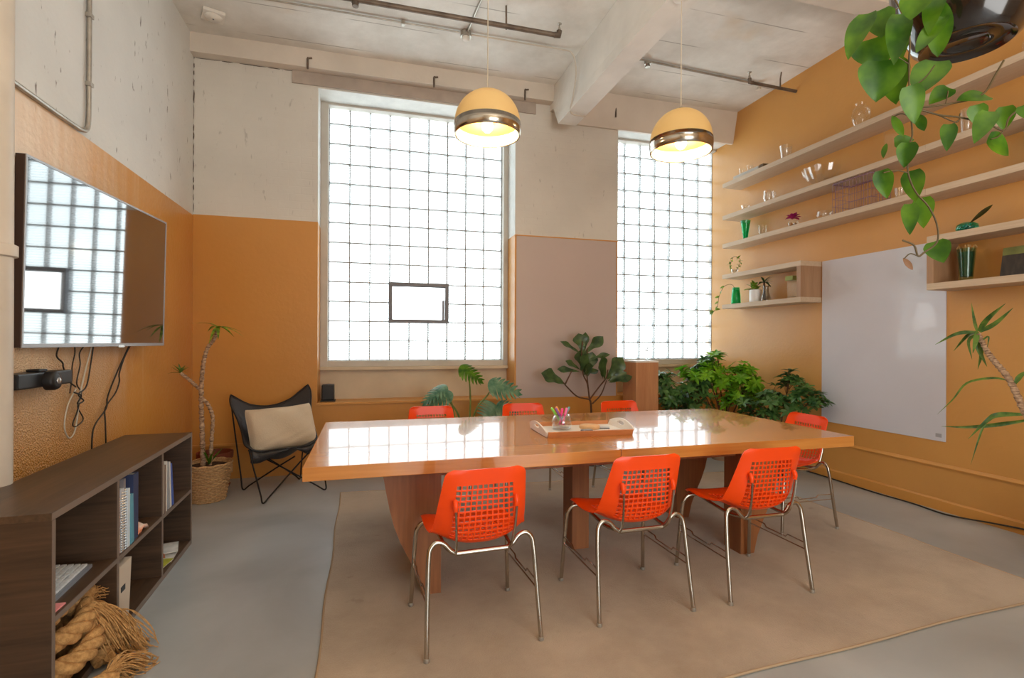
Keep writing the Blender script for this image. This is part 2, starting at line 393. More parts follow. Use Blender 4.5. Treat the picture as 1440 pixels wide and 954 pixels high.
M['beam'] = basic('painted_beam', lin(230, 226, 219), rough=0.7, var=0.14, vscale=2.2, bump=0.4, bscale=16)
M['beam_back'] = basic('painted_lintel_beam', lin(214, 203, 190), rough=0.65, var=0.1, vscale=2.0, bump=0.25, bscale=14)

def floor_mat():
    m, nt = _mat('grey_concrete_floor'); L = nt.links
    out = N(nt, 'ShaderNodeOutputMaterial'); p = N(nt, 'ShaderNodeBsdfPrincipled'); L.new(p.outputs[0], out.inputs[0])
    tc = N(nt, 'ShaderNodeTexCoord')
    n1 = N(nt, 'ShaderNodeTexNoise'); n1.inputs['Scale'].default_value = 1.1; n1.inputs['Detail'].default_value = 8; n1.inputs['Distortion'].default_value = 0.5; L.new(tc.outputs['Object'], n1.inputs['Vector'])
    cr = N(nt, 'ShaderNodeValToRGB'); cr.color_ramp.elements[0].position = 0.3; cr.color_ramp.elements[0].color = rgba(lin(146, 149, 150)); cr.color_ramp.elements[1].position = 0.72; cr.color_ramp.elements[1].color = rgba(lin(178, 183, 185)); L.new(n1.outputs['Fac'], cr.inputs[0])
    mp = N(nt, 'ShaderNodeMapping'); mp.inputs['Scale'].default_value = (2.2, 5, 1); mp.inputs['Rotation'].default_value = (0, 0, 0.3); L.new(tc.outputs['Object'], mp.inputs[0])
    n2 = N(nt, 'ShaderNodeTexNoise'); n2.inputs['Scale'].default_value = 1.6; n2.inputs['Detail'].default_value = 10; n2.inputs['Roughness'].default_value = 0.7; L.new(mp.outputs[0], n2.inputs['Vector'])
    st = N(nt, 'ShaderNodeMapRange'); st.inputs['From Min'].default_value = 0.66; st.inputs['From Max'].default_value = 0.74; st.inputs['To Max'].default_value = 0.35; L.new(n2.outputs['Fac'], st.inputs['Value'])
    mx = N(nt, 'ShaderNodeMix', _data_type='RGBA'); L.new(st.outputs[0], mx.inputs[0]); L.new(cr.outputs[0], mx.inputs[6]); mx.inputs[7].default_value = rgba(lin(112, 94, 78)); L.new(mx.outputs[2], p.inputs['Base Color'])
    p.inputs['Roughness'].default_value = 0.34
    b = N(nt, 'ShaderNodeBump'); b.inputs['Strength'].default_value = 0.12; b.inputs['Distance'].default_value = 0.01; L.new(n2.outputs['Fac'], b.inputs['Height']); L.new(b.outputs[0], p.inputs['Normal'])
    return m
M['floor'] = floor_mat()

def rug_mat():
    m, nt = _mat('beige_rug'); L = nt.links
    out = N(nt, 'ShaderNodeOutputMaterial'); p = N(nt, 'ShaderNodeBsdfPrincipled'); L.new(p.outputs[0], out.inputs[0]); p.inputs['Roughness'].default_value = 0.95; p.inputs['Specular IOR Level'].default_value = 0.1
    p.inputs['Sheen Weight'].default_value = 0.15
    tc = N(nt, 'ShaderNodeTexCoord')
    n1 = N(nt, 'ShaderNodeTexNoise'); n1.inputs['Scale'].default_value = 1.6; n1.inputs['Detail'].default_value = 9; n1.inputs['Roughness'].default_value = 0.65; L.new(tc.outputs['Object'], n1.inputs['Vector'])
    cr = N(nt, 'ShaderNodeValToRGB'); cr.color_ramp.elements[0].position = 0.28; cr.color_ramp.elements[0].color = rgba(lin(160, 143, 124)); cr.color_ramp.elements[1].position = 0.6; cr.color_ramp.elements[1].color = rgba(lin(184, 168, 149)); L.new(n1.outputs['Fac'], cr.inputs[0])
    n3 = N(nt, 'ShaderNodeTexNoise'); n3.inputs['Scale'].default_value = 7; n3.inputs['Detail'].default_value = 3; L.new(tc.outputs['Object'], n3.inputs['Vector'])
    st = N(nt, 'ShaderNodeMapRange'); st.inputs['From Min'].default_value = 0.70; st.inputs['From Max'].default_value = 0.78; st.inputs['To Max'].default_value = 0.4; L.new(n3.outputs['Fac'], st.inputs['Value'])
    mx = N(nt, 'ShaderNodeMix', _data_type='RGBA'); L.new(st.outputs[0], mx.inputs[0]); L.new(cr.outputs[0], mx.inputs[6]); mx.inputs[7].default_value = rgba(lin(122, 98, 76)); L.new(mx.outputs[2], p.inputs['Base Color'])
    n2 = N(nt, 'ShaderNodeTexNoise'); n2.inputs['Scale'].default_value = 160; n2.inputs['Detail'].default_value = 4; L.new(tc.outputs['Object'], n2.inputs['Vector'])
    b = N(nt, 'ShaderNodeBump'); b.inputs['Strength'].default_value = 0.7; b.inputs['Distance'].default_value = 0.006; L.new(n2.outputs['Fac'], b.inputs['Height']); L.new(b.outputs[0], p.inputs['Normal'])
    return m
M['rug'] = rug_mat()
M['rug_edge'] = basic('rug_binding', lin(168, 144, 116), rough=0.95)

def glass_block():
    m, nt = _mat('ribbed_glass_block'); L = nt.links
    out = N(nt, 'ShaderNodeOutputMaterial')
    tc = N(nt, 'ShaderNodeTexCoord'); sx = N(nt, 'ShaderNodeSeparateXYZ'); L.new(tc.outputs['Object'], sx.inputs[0])
    mu = N(nt, 'ShaderNodeMath', _operation='MULTIPLY'); mu.inputs[1].default_value = 2 * PI / 0.026; L.new(sx.outputs[2], mu.inputs[0])
    sn = N(nt, 'ShaderNodeMath', _operation='SINE'); L.new(mu.outputs[0], sn.inputs[0])
    cr = N(nt, 'ShaderNodeMapRange'); cr.inputs['From Min'].default_value = -1; cr.inputs['To Min'].default_value = 0.68; cr.inputs['To Max'].default_value = 0.95; L.new(sn.outputs[0], cr.inputs['Value'])
    cm = N(nt, 'ShaderNodeMix', _data_type='RGBA', _blend_type='MULTIPLY'); cm.inputs[0].default_value = 1; cm.inputs[6].default_value = (0.93, 0.985, 1, 1); L.new(cr.outputs[0], cm.inputs[7])
    t = N(nt, 'ShaderNodeBsdfTransparent'); L.new(cm.outputs[2], t.inputs[0])
    tl = N(nt, 'ShaderNodeBsdfTranslucent'); tl.inputs[0].default_value = (0.93, 0.97, 0.98, 1)
    g = N(nt, 'ShaderNodeBsdfGlossy'); g.inputs['Roughness'].default_value = 0.12
    m1 = N(nt, 'ShaderNodeMixShader'); m1.inputs[0].default_value = 0.25; L.new(t.outputs[0], m1.inputs[1]); L.new(tl.outputs[0], m1.inputs[2])
    m2 = N(nt, 'ShaderNodeMixShader'); m2.inputs[0].default_value = 0.06; L.new(m1.outputs[0], m2.inputs[1]); L.new(g.outputs[0], m2.inputs[2])
    L.new(m2.outputs[0], out.inputs[0]); return m
M['glass_block'] = glass_block()
M['mortar'] = basic('grey_mortar', lin(150, 150, 150), rough=0.8)
M['clear_pane'] = clear_glass('clear_pane', (0.97, 0.985, 0.99), 1.0)
M['dark_steel'] = basic('dark_grey_steel', lin(112, 112, 118), rough=0.5, metal=0.2)

M['table_top'] = wood('varnished_oak', lin(212, 144, 70), lin(184, 112, 44), 'X', 5.0, rough=0.26, coat=0.65, bump=0.02, plank=(1, 0.115, 0.16), coat_rough=0.035)
M['table_leg'] = wood('oiled_timber', lin(156, 98, 54), lin(120, 72, 38), 'Z', 7.0, rough=0.5, bump=0.08)
M['shelf_board'] = wood('pale_grey_oak_board', lin(202, 180, 154), lin(182, 158, 132), 'Y', 10.0, rough=0.55, bump=0.03)
M['dark_wood'] = wood('dark_walnut_laminate', lin(94, 72, 53), lin(58, 43, 32), 'Y', 9.0, rough=0.38, bump=0.04, spec=0.45)
M['dark_wood_side'] = wood('dark_walnut_upright', lin(88, 66, 49), lin(52, 39, 29), 'X', 9.0, rough=0.42, bump=0.04, spec=0.4)
M['dark_wood_edge'] = basic('grey_edge_band', lin(122, 106, 94), rough=0.5)
M['pedestal'] = wood('walnut_veneer', lin(198, 144, 100), lin(176, 118, 78), 'Z', 12.0, rough=0.4, bump=0.02)
M['orange_plastic'] = basic('orange_plastic', lin(246, 74, 8), rough=0.32, spec=0.5, var=0.05, vscale=3)
M['chrome'] = basic('chrome_tube', lin(186, 178, 166), rough=0.2, metal=1.0)
M['wire_chrome'] = basic('chrome_wire', lin(190, 186, 180), rough=0.22, metal=1.0)
M['galv'] = basic('galvanised_pipe', lin(178, 172, 162), rough=0.4, metal=0.7, var=0.2, vscale=20)
M['rust_pipe'] = basic('rusty_steel_pipe', lin(132, 116, 102), rough=0.55, metal=0.4, col2=lin(86, 74, 64), vscale=9)
M['white_pipe'] = basic('white_painted_pipe', lin(206, 196, 182), rough=0.45, var=0.1, vscale=5)
M['black_plastic'] = basic('black_plastic', lin(34, 33, 34), rough=0.4)
M['black_cable'] = basic('black_cable', lin(40, 34, 28), rough=0.5)
M['grey_cable'] = basic('pale_grey_cable', lin(196, 188, 172), rough=0.5)
M['white_plastic'] = basic('white_plastic', lin(226, 220, 210), rough=0.4)
M['black_leather'] = basic('black_leather', lin(48, 45, 46), rough=0.42, bump=0.25, bscale=90, var=0.1, vscale=6)
M['leather_edge'] = basic('black_binding', lin(24, 22, 22), rough=0.5)
M['black_metal'] = basic('black_metal_rod', lin(30, 27, 26), rough=0.4, metal=0.5)
M['linen'] = basic('beige_linen', lin(205, 188, 164), rough=0.92, bump=0.35, bscale=120, var=0.06, vscale=5)
def wicker_mat():
    m, nt = _mat('woven_wicker'); L = nt.links
    out = N(nt, 'ShaderNodeOutputMaterial'); p = N(nt, 'ShaderNodeBsdfPrincipled'); L.new(p.outputs[0], out.inputs[0]); p.inputs['Roughness'].default_value = 0.75
    tc = N(nt, 'ShaderNodeTexCoord'); n1 = N(nt, 'ShaderNodeTexNoise'); n1.inputs['Scale'].default_value = 70; L.new(tc.outputs['Object'], n1.inputs['Vector'])
    cr = N(nt, 'ShaderNodeValToRGB'); cr.color_ramp.elements[0].position = 0.3; cr.color_ramp.elements[0].color = rgba(lin(164, 124, 82)); cr.color_ramp.elements[1].position = 0.7; cr.color_ramp.elements[1].color = rgba(lin(204, 164, 116)); L.new(n1.outputs['Fac'], cr.inputs[0]); L.new(cr.outputs[0], p.inputs['Base Color'])
    return m
M['wicker'] = wicker_mat()
M['soil'] = basic('dark_soil', lin(62, 44, 30), rough=0.95, bump=0.8, bscale=60, var=0.3, vscale=30)
M['terracotta'] = basic('dark_terracotta', lin(128, 62, 40), rough=0.65, var=0.15, vscale=6)
M['bark'] = basic('scaly_bark', lin(206, 174, 142), rough=0.85, col2=lin(104, 74, 56), vscale=38, stretch=(1, 1, 3.0), bump=0.8, bscale=50)
M['twig'] = basic('brown_twig', lin(92, 62, 42), rough=0.8, var=0.3, vscale=30)
M['green_stem'] = basic('green_stem', lin(104, 124, 58), rough=0.5, var=0.2, vscale=14)
M['vine_stem'] = basic('brown_green_vine', lin(88, 70, 36), rough=0.55, var=0.3, vscale=20)
M['leaf_philo'] = leafmat('heart_leaf_green', lin(92, 134, 24), lin(46, 88, 14), 0.35, 0.38, 14)
M['leaf_brown'] = leafmat('dry_leaf', lin(130, 92, 62), lin(92, 62, 42), 0.6, 0.2)
M['leaf_yucca'] = leafmat('yucca_green', lin(112, 146, 62), lin(58, 96, 44), 0.4, 0.25, 16)
M['leaf_fiddle'] = leafmat('fiddle_green', lin(80, 104, 56), lin(46, 70, 40), 0.3, 0.15, 12)
M['leaf_monstera'] = leafmat('monstera_green', lin(118, 156, 124), lin(62, 108, 82), 0.26, 0.2, 14)
M['leaf_schefflera'] = leafmat('umbrella_plant_green', lin(88, 150, 40), lin(34, 84, 30), 0.35, 0.3, 5)
M['leaf_small'] = leafmat('small_leaf_green', lin(150, 178, 52), lin(84, 124, 40), 0.4, 0.3, 30)
M['glass'] = clear_glass('clear_glass', (0.985, 0.99, 0.985), 0.9)
M['jar_glass'] = clear_glass('jar_glass', (0.93, 0.94, 0.95), 2.6, 0.1)
M['cut_glass'] = clear_glass('cut_glass', (0.97, 0.98, 0.985), 1.8, 0.14)
M['green_glass'] = clear_glass('green_glass', (0.30, 0.86, 0.66), 0.9)
M['teal_glass'] = clear_glass('teal_glass', (0.40, 0.86, 0.82), 1.0)
M['sage_glass'] = clear_glass('sage_glass', (0.66, 0.82, 0.74), 1.0)
M['green_liquid'] = basic('green_filling', lin(44, 204, 146), rough=0.3, var=0.1, vscale=20)
M['bottle_glass'] = clear_glass('smoky_glass', (0.80, 0.78, 0.74), 1.6)
M['ceramic_white'] = basic('white_ceramic', lin(232, 234, 236), rough=0.3)
M['tray_wood'] = wood('tray_wood', lin(204, 138, 86), lin(178, 110, 64), 'X', 14, rough=0.45, bump=0.03)
M['tray_white'] = basic('white_tray_paint', lin(232, 224, 214), rough=0.4)
M['cork'] = basic('pale_cork', lin(222, 178, 130), rough=0.8, var=0.12, vscale=40)
M['whiteboard'] = basic('grey_white_board', lin(206, 206, 216), rough=0.09, var=0.03, vscale=2, bump=0.22, bscale=2.4, bdist=0.02, spec=0.5)
M['wall_sheet'] = basic('pink_grey_sheet', lin(188, 172, 166), rough=0.3, var=0.04, vscale=1.5, bump=0.05, bscale=6)
M['mark_grey'] = basic('grey_mark', lin(158, 158, 166), rough=0.4)
M['screen'] = basic('black_glass_screen', (0.005, 0.006, 0.008), rough=0.03, spec=1.0, coat=1.0, ior=1.95)
M['bezel'] = basic('brushed_grey_bezel', lin(150, 146, 146), rough=0.35, metal=0.6)
M['tv_side'] = basic('dark_brown_plastic', lin(60, 44, 40), rough=0.5)
M['rope'] = basic('sisal_rope', lin(214, 168, 108), rough=0.9, col2=lin(170, 124, 72), vscale=60, bump=0.5, bscale=200)
M['lens'] = basic('camera_lens', lin(170, 170, 172), rough=0.1, metal=0.6)
SKY, REAR, EXPO = 5.5, 115.0, 0.0
# ------------------------------------------------------------------ the room
XL, XR, YB, YR, ZC = -1.58, 4.38, 5.47, -1.7, 4.165
YG = 5.87
S = 'structure'
mb = MB(); mb.box(XL - 0.2, XR + 0.2, YR - 0.2, YB + 0.5, -0.12, 0.0)
tag(mb.build('floor', M['floor'], smooth=False), 'worn grey concrete floor', 'floor', kind=S)
mb = MB(); mb.box(XL - 0.2, XR + 0.2, YR - 0.2, YB + 0.5, ZC, ZC + 0.15)
tag(mb.build('ceiling', M['ceiling'], smooth=False), 'white painted concrete ceiling with board marks', 'ceiling', kind=S)
mb = MB(); mb.box(XL - 0.2, XL, YR - 0.2, YB + 0.5, 0, ZC)
tag(mb.build('wall_left', M['wall_left'], smooth=False), 'left wall, chipped white paint over an orange lower part', 'wall', kind=S)
mb = MB(); mb.box(XR, XR + 0.2, YR - 0.2, YB + 0.5, 0, ZC)
tag(mb.build('wall_right', M['wall_right'], smooth=False), 'orange painted wall behind the long shelves', 'wall', kind=S)
# window wall: piers, lintel strip, parapets (the openings stay open for the glass blocks)
W1 = (-0.484, 1.572); W2 = (2.812, XR); ZS = 0.70; ZT = 3.85
mb = MB()
mb.box(XL, W1[0], YB, YB + 0.46, 0, ZC); mb.box(W1[1], W2[0], YB, YB + 0.46, 0, ZC)
mb.box(W1[0], W1[1], YB, YB + 0.46, 0, ZS); mb.box(W2[0], W2[1], YB, YB + 0.46, 0, ZS)
mb.box(W1[0], W1[1], YB, YB + 0.46, ZT, ZC); mb.box(W2[0], W2[1], YB, YB + 0.46, ZT, ZC)
tag(mb.build('wall_back', M['wall_back'], smooth=False), 'window wall of white painted brick over orange', 'wall', kind=S)
# jambs: thin skins of paint inside the openings, white above the line and orange below
def reveal(name, x, sgn, label):
    mb = MB()
    mb.box(min(x, x + sgn * 0.006), max(x, x + sgn * 0.006), YB + 0.002, 5.80, 2.51, ZT, 0)
    mb.box(min(x, x + sgn * 0.006), max(x, x + sgn * 0.006), YB + 0.002, 5.80, ZS, 2.51, 1)
    tag(mb.build(name, [M['reveal_white'], M['orange_paint']], smooth=False), label, 'trim', kind=S)
reveal('trim_1', W1[0], 1, 'left window reveal painted white over orange')
reveal('trim_2', W1[1], -1, 'right reveal of the wide window painted white over orange')
reveal('trim_3', W2[0], 1, 'left reveal of the narrow window painted white over orange')
for i, w in enumerate((W1, W2)):
    mb = MB(); mb.box(w[0] + 0.006, w[1] - 0.006, YB + 0.002, 5.80, ZT - 0.006, ZT, 0)
    mb.box(w[0] + 0.0, w[1] - 0.0, YB - 0.012, 5.86, ZS - 0.02, ZS + 0.004, 1, bev=0.003)
    mb.box(w[0] + 0.006, w[1] - 0.006, 5.80, 5.93, ZS, 1.03, 2)
    tag(mb.build('trim_%d' % (4 + i), [M['reveal_white'], M['orange_paint'], M['cream_paint']], smooth=False), ['head, orange ledge and cream apron of the wide window', 'head, orange ledge and cream apron of the narrow window'][i], 'trim', kind=S)

def window(name, label, x0, cols, opening, framex, vent=None):
    w = thing(name, label, 'window', (x0, YG, 1.115), kind=S)
    P = 0.2122; RZ = 0.2119; R = 13
    gb = MB(); mo = MB()
    skip = set()
    if vent:
        for c in range(vent[0], vent[1]):
            for r in range(vent[2], vent[3]): skip.add((c, r))
    for c in range(cols):
        for r in range(R):
            if (c, r) in skip: continue
            gb.box(c * P + 0.0053, (c + 1) * P - 0.0053, -0.03, 0.035, r * RZ + 0.0053, (r + 1) * RZ - 0.0053, bev=0.006)
    # mortar: bars cut short round the vent
    for c in range(cols + 1):
        segs = [(0, R * RZ)]
        if vent and vent[0] < c < vent[1]: segs = [(0, vent[2] * RZ), (vent[3] * RZ, R * RZ)]
        for a, b in segs: mo.box(c * P - 0.0055, c * P + 0.0055, -0.026, 0.03, a, b)
    for r in range(R + 1):
        segs = [(0, cols * P)]
        if vent and vent[2] < r < vent[3]: segs = [(0, vent[0] * P), (vent[1] * P, cols * P)]
        for a, b in segs: mo.box(a, b, -0.0255, 0.0295, r * RZ - 0.0055, r * RZ + 0.0055)
    tag(gb.build('glass_blocks', M['glass_block'], w, smooth=False), 'grid of clear ribbed glass blocks')
    mo.build('mortar_grid', M['mortar'], w, smooth=False)
    fr = MB(); fx0, fx1 = framex[0] - x0, framex[1] - x0
    z0, z1 = -0.065, ZT - 1.115 - 0.006
    fr.box(fx0, -0.003, -0.11, 0.02, z0, z1, bev=0.004)
    if fx1 > cols * P + 0.02: fr.box(cols * P + 0.003, fx1, -0.11, 0.02, z0, z1, bev=0.004)
    fr.box(fx0, fx1, -0.112, 0.02, R * RZ - 0.05, z1, bev=0.004)
    fr.box(fx0, fx1, -0.10, 0.02, z0, -0.003, bev=0.004)
    fr.build('window_frame', M['window_paint'], w)
    sl = MB(); sl.box(fx0, fx1, -0.135, 0.0, -0.10, -0.065, bev=0.005); sl.build('sill_board', M['cream_paint'], w)
    if vent:
        a, b, c, d = vent[0] * P, vent[1] * P, vent[2] * RZ, vent[3] * RZ
        v = MB(); t = 0.028
        v.box(a - 0.012, b + 0.012, -0.075, 0.03, d - t, d + 0.012, bev=0.003); v.box(a - 0.012, b + 0.012, -0.075, 0.03, c - 0.012, c + t, bev=0.003)
        v.box(a - 0.012, a + t, -0.075, 0.03, c + t, d - t, bev=0.003); v.box(b - t, b + 0.012, -0.075, 0.03, c + t, d - t, bev=0.003)
        vs = v.build('vent_sash', M['dark_steel'], w); tag(vs, 'small dark framed vent set among the glass blocks')
        p = MB(); p.box(a + t, b - t, 0.0, 0.006, c + t, d - t); p.build('pane', M['clear_pane'], vs, smooth=False)
        h = MB(); h.box(b - t - 0.03, b - t - 0.012, -0.06, -0.0, c + t, c + t + 0.22, bev=0.003); h.build('stay', M['dark_steel'], vs)
    return w
window('window_1', 'wide glass block window with a small framed vent', -0.40, 9, W1, (W1[0] + 0.006, W1[1] - 0.006), (3, 6, 2, 4))
window('window_2', 'narrow glass block window in the corner by the shelves', XR - 7 * 0.2122, 7, W2, (W2[0] + 0.006, XR - 0.001))

# unseen rear wall; its bare opening is added to let in fill daylight
mb = MB()
mb.box(XL, 0.3, YR - 0.2, YR, 0, ZC); mb.box(2.5, XR, YR - 0.2, YR, 0, ZC); mb.box(0.3, 2.5, YR - 0.2, YR, 2.4, ZC)
tag(mb.build('wall_rear', M['cream_paint'], smooth=False), 'pale wall behind the viewer with a wide opening', 'wall', kind=S)

# beams
mb = MB()
mb.box(XL, 1.98, 5.36, YB, 3.985, ZC)
tag(mb.build('beam_back', M['beam_back'], smooth=False), 'shallow painted beam above the wide window', 'beam', kind=S)
mb = MB(); mb.prism([(5.36, ZC), (5.44, 3.80), (YB, 3.80), (YB, ZC)], 2.12, XR, 'X')
tag(mb.build('beam_corner', M['beam_back'], smooth=False), 'deeper painted beam above the narrow corner window', 'beam', kind=S)
mb = MB()
sec = [(1.925, 3.62), (2.125, 3.62), (2.14, 3.70), (2.15, ZC), (1.985, ZC), (1.955, 3.75)]
vs = []; ys = [YR, 5.087, 5.36, 5.47]
rows = []
for y in ys:
    lift = 0.0 if y <= 5.087 else (0.285 if y < 5.4 else 0.30)
    q_ = [V((max(x, 1.968) if lift else x, y, max(z, 3.62 + lift) if z < 3.95 else z)) for x, z in sec]
    rows.append(q_ + [q_[0].copy()])
mb.grid(rows); mb.add(rows[0][:-1], [tuple(range(6))]); mb.add(rows[-1][:-1], [tuple(range(6))])
tag(mb.build('beam_middle', M['beam'], smooth=False), 'deep white concrete beam running from the window wall over the table', 'beam', kind=S)
mb = MB(); mb.prism([(3.20, 3.93), (3.02, 3.93), (3.0, ZC), (3.26, ZC)], 2.2, XR, 'X')
tag(mb.build('beam_cross', M['beam_back'], smooth=False), 'rough cross beam above the shelves at upper right', 'beam', kind=S)
mb = MB(); mb.box(-0.72, 1.80, YB - 0.018, YB, 3.862, 3.984, bev=0.003)
tag(mb.build('trim_6', basic('grey_pink_lintel', lin(176, 162, 150), rough=0.6, var=0.15, vscale=6), smooth=False), 'flat lintel plate under the back beam', 'trim', kind=S)
# low rails and skirting
mb = MB(); mb.prism([(XR, 0.345), (XR - 0.016, 0.345), (XR - 0.016, 0.352), (XR - 0.006, 0.372), (XR, 0.372)], YR, YB, 'Y')
tag(mb.build('trim_7', M['orange_paint'], smooth=False), 'slim orange rail low on the shelf wall', 'trim', kind=S)
mb = MB(); mb.prism([(XR, 0.0), (XR - 0.014, 0.0), (XR - 0.014, 0.078), (XR - 0.004, 0.09), (XR, 0.09)], YR, YB, 'Y')
tag(mb.build('baseboard_right', M['orange_paint'], smooth=False), 'orange skirting under the shelf wall', 'baseboard', kind=S)
mb = MB(); mb.box(XL, W2[1] - 0.02, YB - 0.012, YB, 0.315, 0.338, bev=0.003)
tag(mb.build('trim_8', M['orange_paint'], smooth=False), 'slim orange rail low on the window wall', 'trim', kind=S)
# thin raised paint edge across the middle pier
mb = MB(); mb.box(W1[1], W2[0], YB - 0.006, YB, 2.497, 2.508)
tag(mb.build('trim_9', M['orange_paint'], smooth=False), 'thin orange line across the pier between the windows', 'trim', kind=S)
mb = MB(); mb.box(W1[1] + 0.012, W2[0] - 0.012, YB - 0.004, YB, 0.70, 2.496)
tag(mb.build('wall_sheet', M['wall_sheet'], smooth=False), 'pinkish grey writing sheet on the pier between the windows', 'panel')

# rug: a thin woven slab with a bound edge
def wavy(a, b, n=20, amp=0.006, bow=0.0):
    out = []
    a, b = V(a), V(b); d = (b - a).normalized(); nr = V((-d.y, d.x, 0))
    for i in range(n):
        t = i / n
        out.append(a.lerp(b, t) + nr * (amp * math.sin(t * 19 + a.x * 3) + bow * 4 * t * (1 - t)))
    return out
loop = wavy((-0.185, 1.60, 0), (3.53, 1.83, 0), bow=0.015) + wavy((3.53, 1.83, 0), (3.54, 4.45, 0)) + wavy((3.54, 4.45, 0), (-0.215, 4.70, 0)) + wavy((-0.215, 4.70, 0), (-0.185, 1.60, 0))
rug = thing('area_rug', 'large plain beige rug under the long table', 'rug', (1.6, 3.1, 0))
off = V((1.6, 3.1, 0))
n = len(loop); mb = MB()
mb.add([p - off for p in loop] + [p - off + V((0, 0, 0.009)) for p in loop], [tuple(range(n, 2 * n))] + [(k, (k + 1) % n, n + (k + 1) % n, n + k) for k in range(n)])
mb.build('rug_pile', M['rug'], rug, smooth=False)
mb = MB(); mb.tube([p - off + V((0, 0, 0.006)) for p in loop], 0.006, 6, closed=True)
mb.build('bound_edge', M['rug_edge'], rug)

# ragged dark settlement crack down the left corner of the window wall, and one along the beam
r_ = random.Random(41); mb = MB()
z = 2.53
while z < 3.97:
    h = r_.uniform(0.04, 0.16); w = r_.uniform(0.002, 0.0055)
    pts = [V((XL + 0.003 + r_.uniform(0, 0.004), YB - 0.003 - r_.uniform(0, 0.004), z + h * k / 4)) for k in range(5)]
    mb.tube(pts, [w * 0.4, w, w * r_.uniform(0.5, 1.2), w, w * 0.3], 5); z += h + r_.uniform(0.0, 0.05)
x = XL + 0.02
while x < -0.75:
    h = r_.uniform(0.08, 0.25); w = r_.uniform(0.002, 0.004)
    mb.tube([V((x + h * k / 4, YB - 0.003, 3.982 + r_.uniform(-0.003, 0.0))) for k in range(5)], [w * 0.4, w, w * r_.uniform(0.5, 1.2), w, w * 0.3], 5); x += h + r_.uniform(0.0, 0.06)
tag(mb.build('trim_10', basic('crack_shadow', lin(98, 86, 76), rough=0.95)), 'dark ragged crack line in the left corner and under the back beam', 'trim', kind=S)
# ------------------------------------------------------------------ long table
TZ = 0.75
tb = thing('conference_table', 'long varnished oak table standing on the beige rug', 'table', (1.305, 3.164, 0.009))
def tl(x, y, z): return (x - 1.305, y - 3.164, z - 0.009)
for x0, x1 in ((-0.279, 1.3035), (1.3065, 2.889)):
    mb = MB(); a = tl(x0, 2.484, 0.686); b = tl(x1, 3.845, TZ)
    mb.box(a[0], b[0], a[1], b[1], a[2], b[2], bev=0.0025)
    mb.build('tabletop', M['table_top'], tb)
# bracket shaped corner legs, flared outwards to the top
prof = [(0.277, 0.0), (0.251, 0.105), (0.207, 0.202), (0.167, 0.282), (0.134, 0.37), (0.112, 0.46), (0.096, 0.54), (0.082, 0.62), (0.074, 0.677), (0.376, 0.677), (0.376, 0.0)]
for side in (0, 1):
    for y0, y1 in ((2.69, 2.847), (3.37, 3.527)):
        P = [((x if side == 0 else 2.61 - x) - 1.305, z) for x, z in prof]
        mb = MB(); mb.prism(P, y0 - 3.164, y1 - 3.164, 'Y'); mb.build('leg', M['table_leg'], tb, smooth=False)
mb = MB(); mb.box(-0.055, 0.06, -0.137, 0.02, 0, 0.677, bev=0.003)
tag(mb.build('centre_leg', M['table_leg'], tb), 'straight square post under the joint')
for y in (-0.395, 0.285):
    mb = MB(); mb.box(-0.93, 0.93, y - 0.03, y + 0.03, 0.60, 0.677, bev=0.003); mb.build('cross_rail', M['table_leg'], tb)

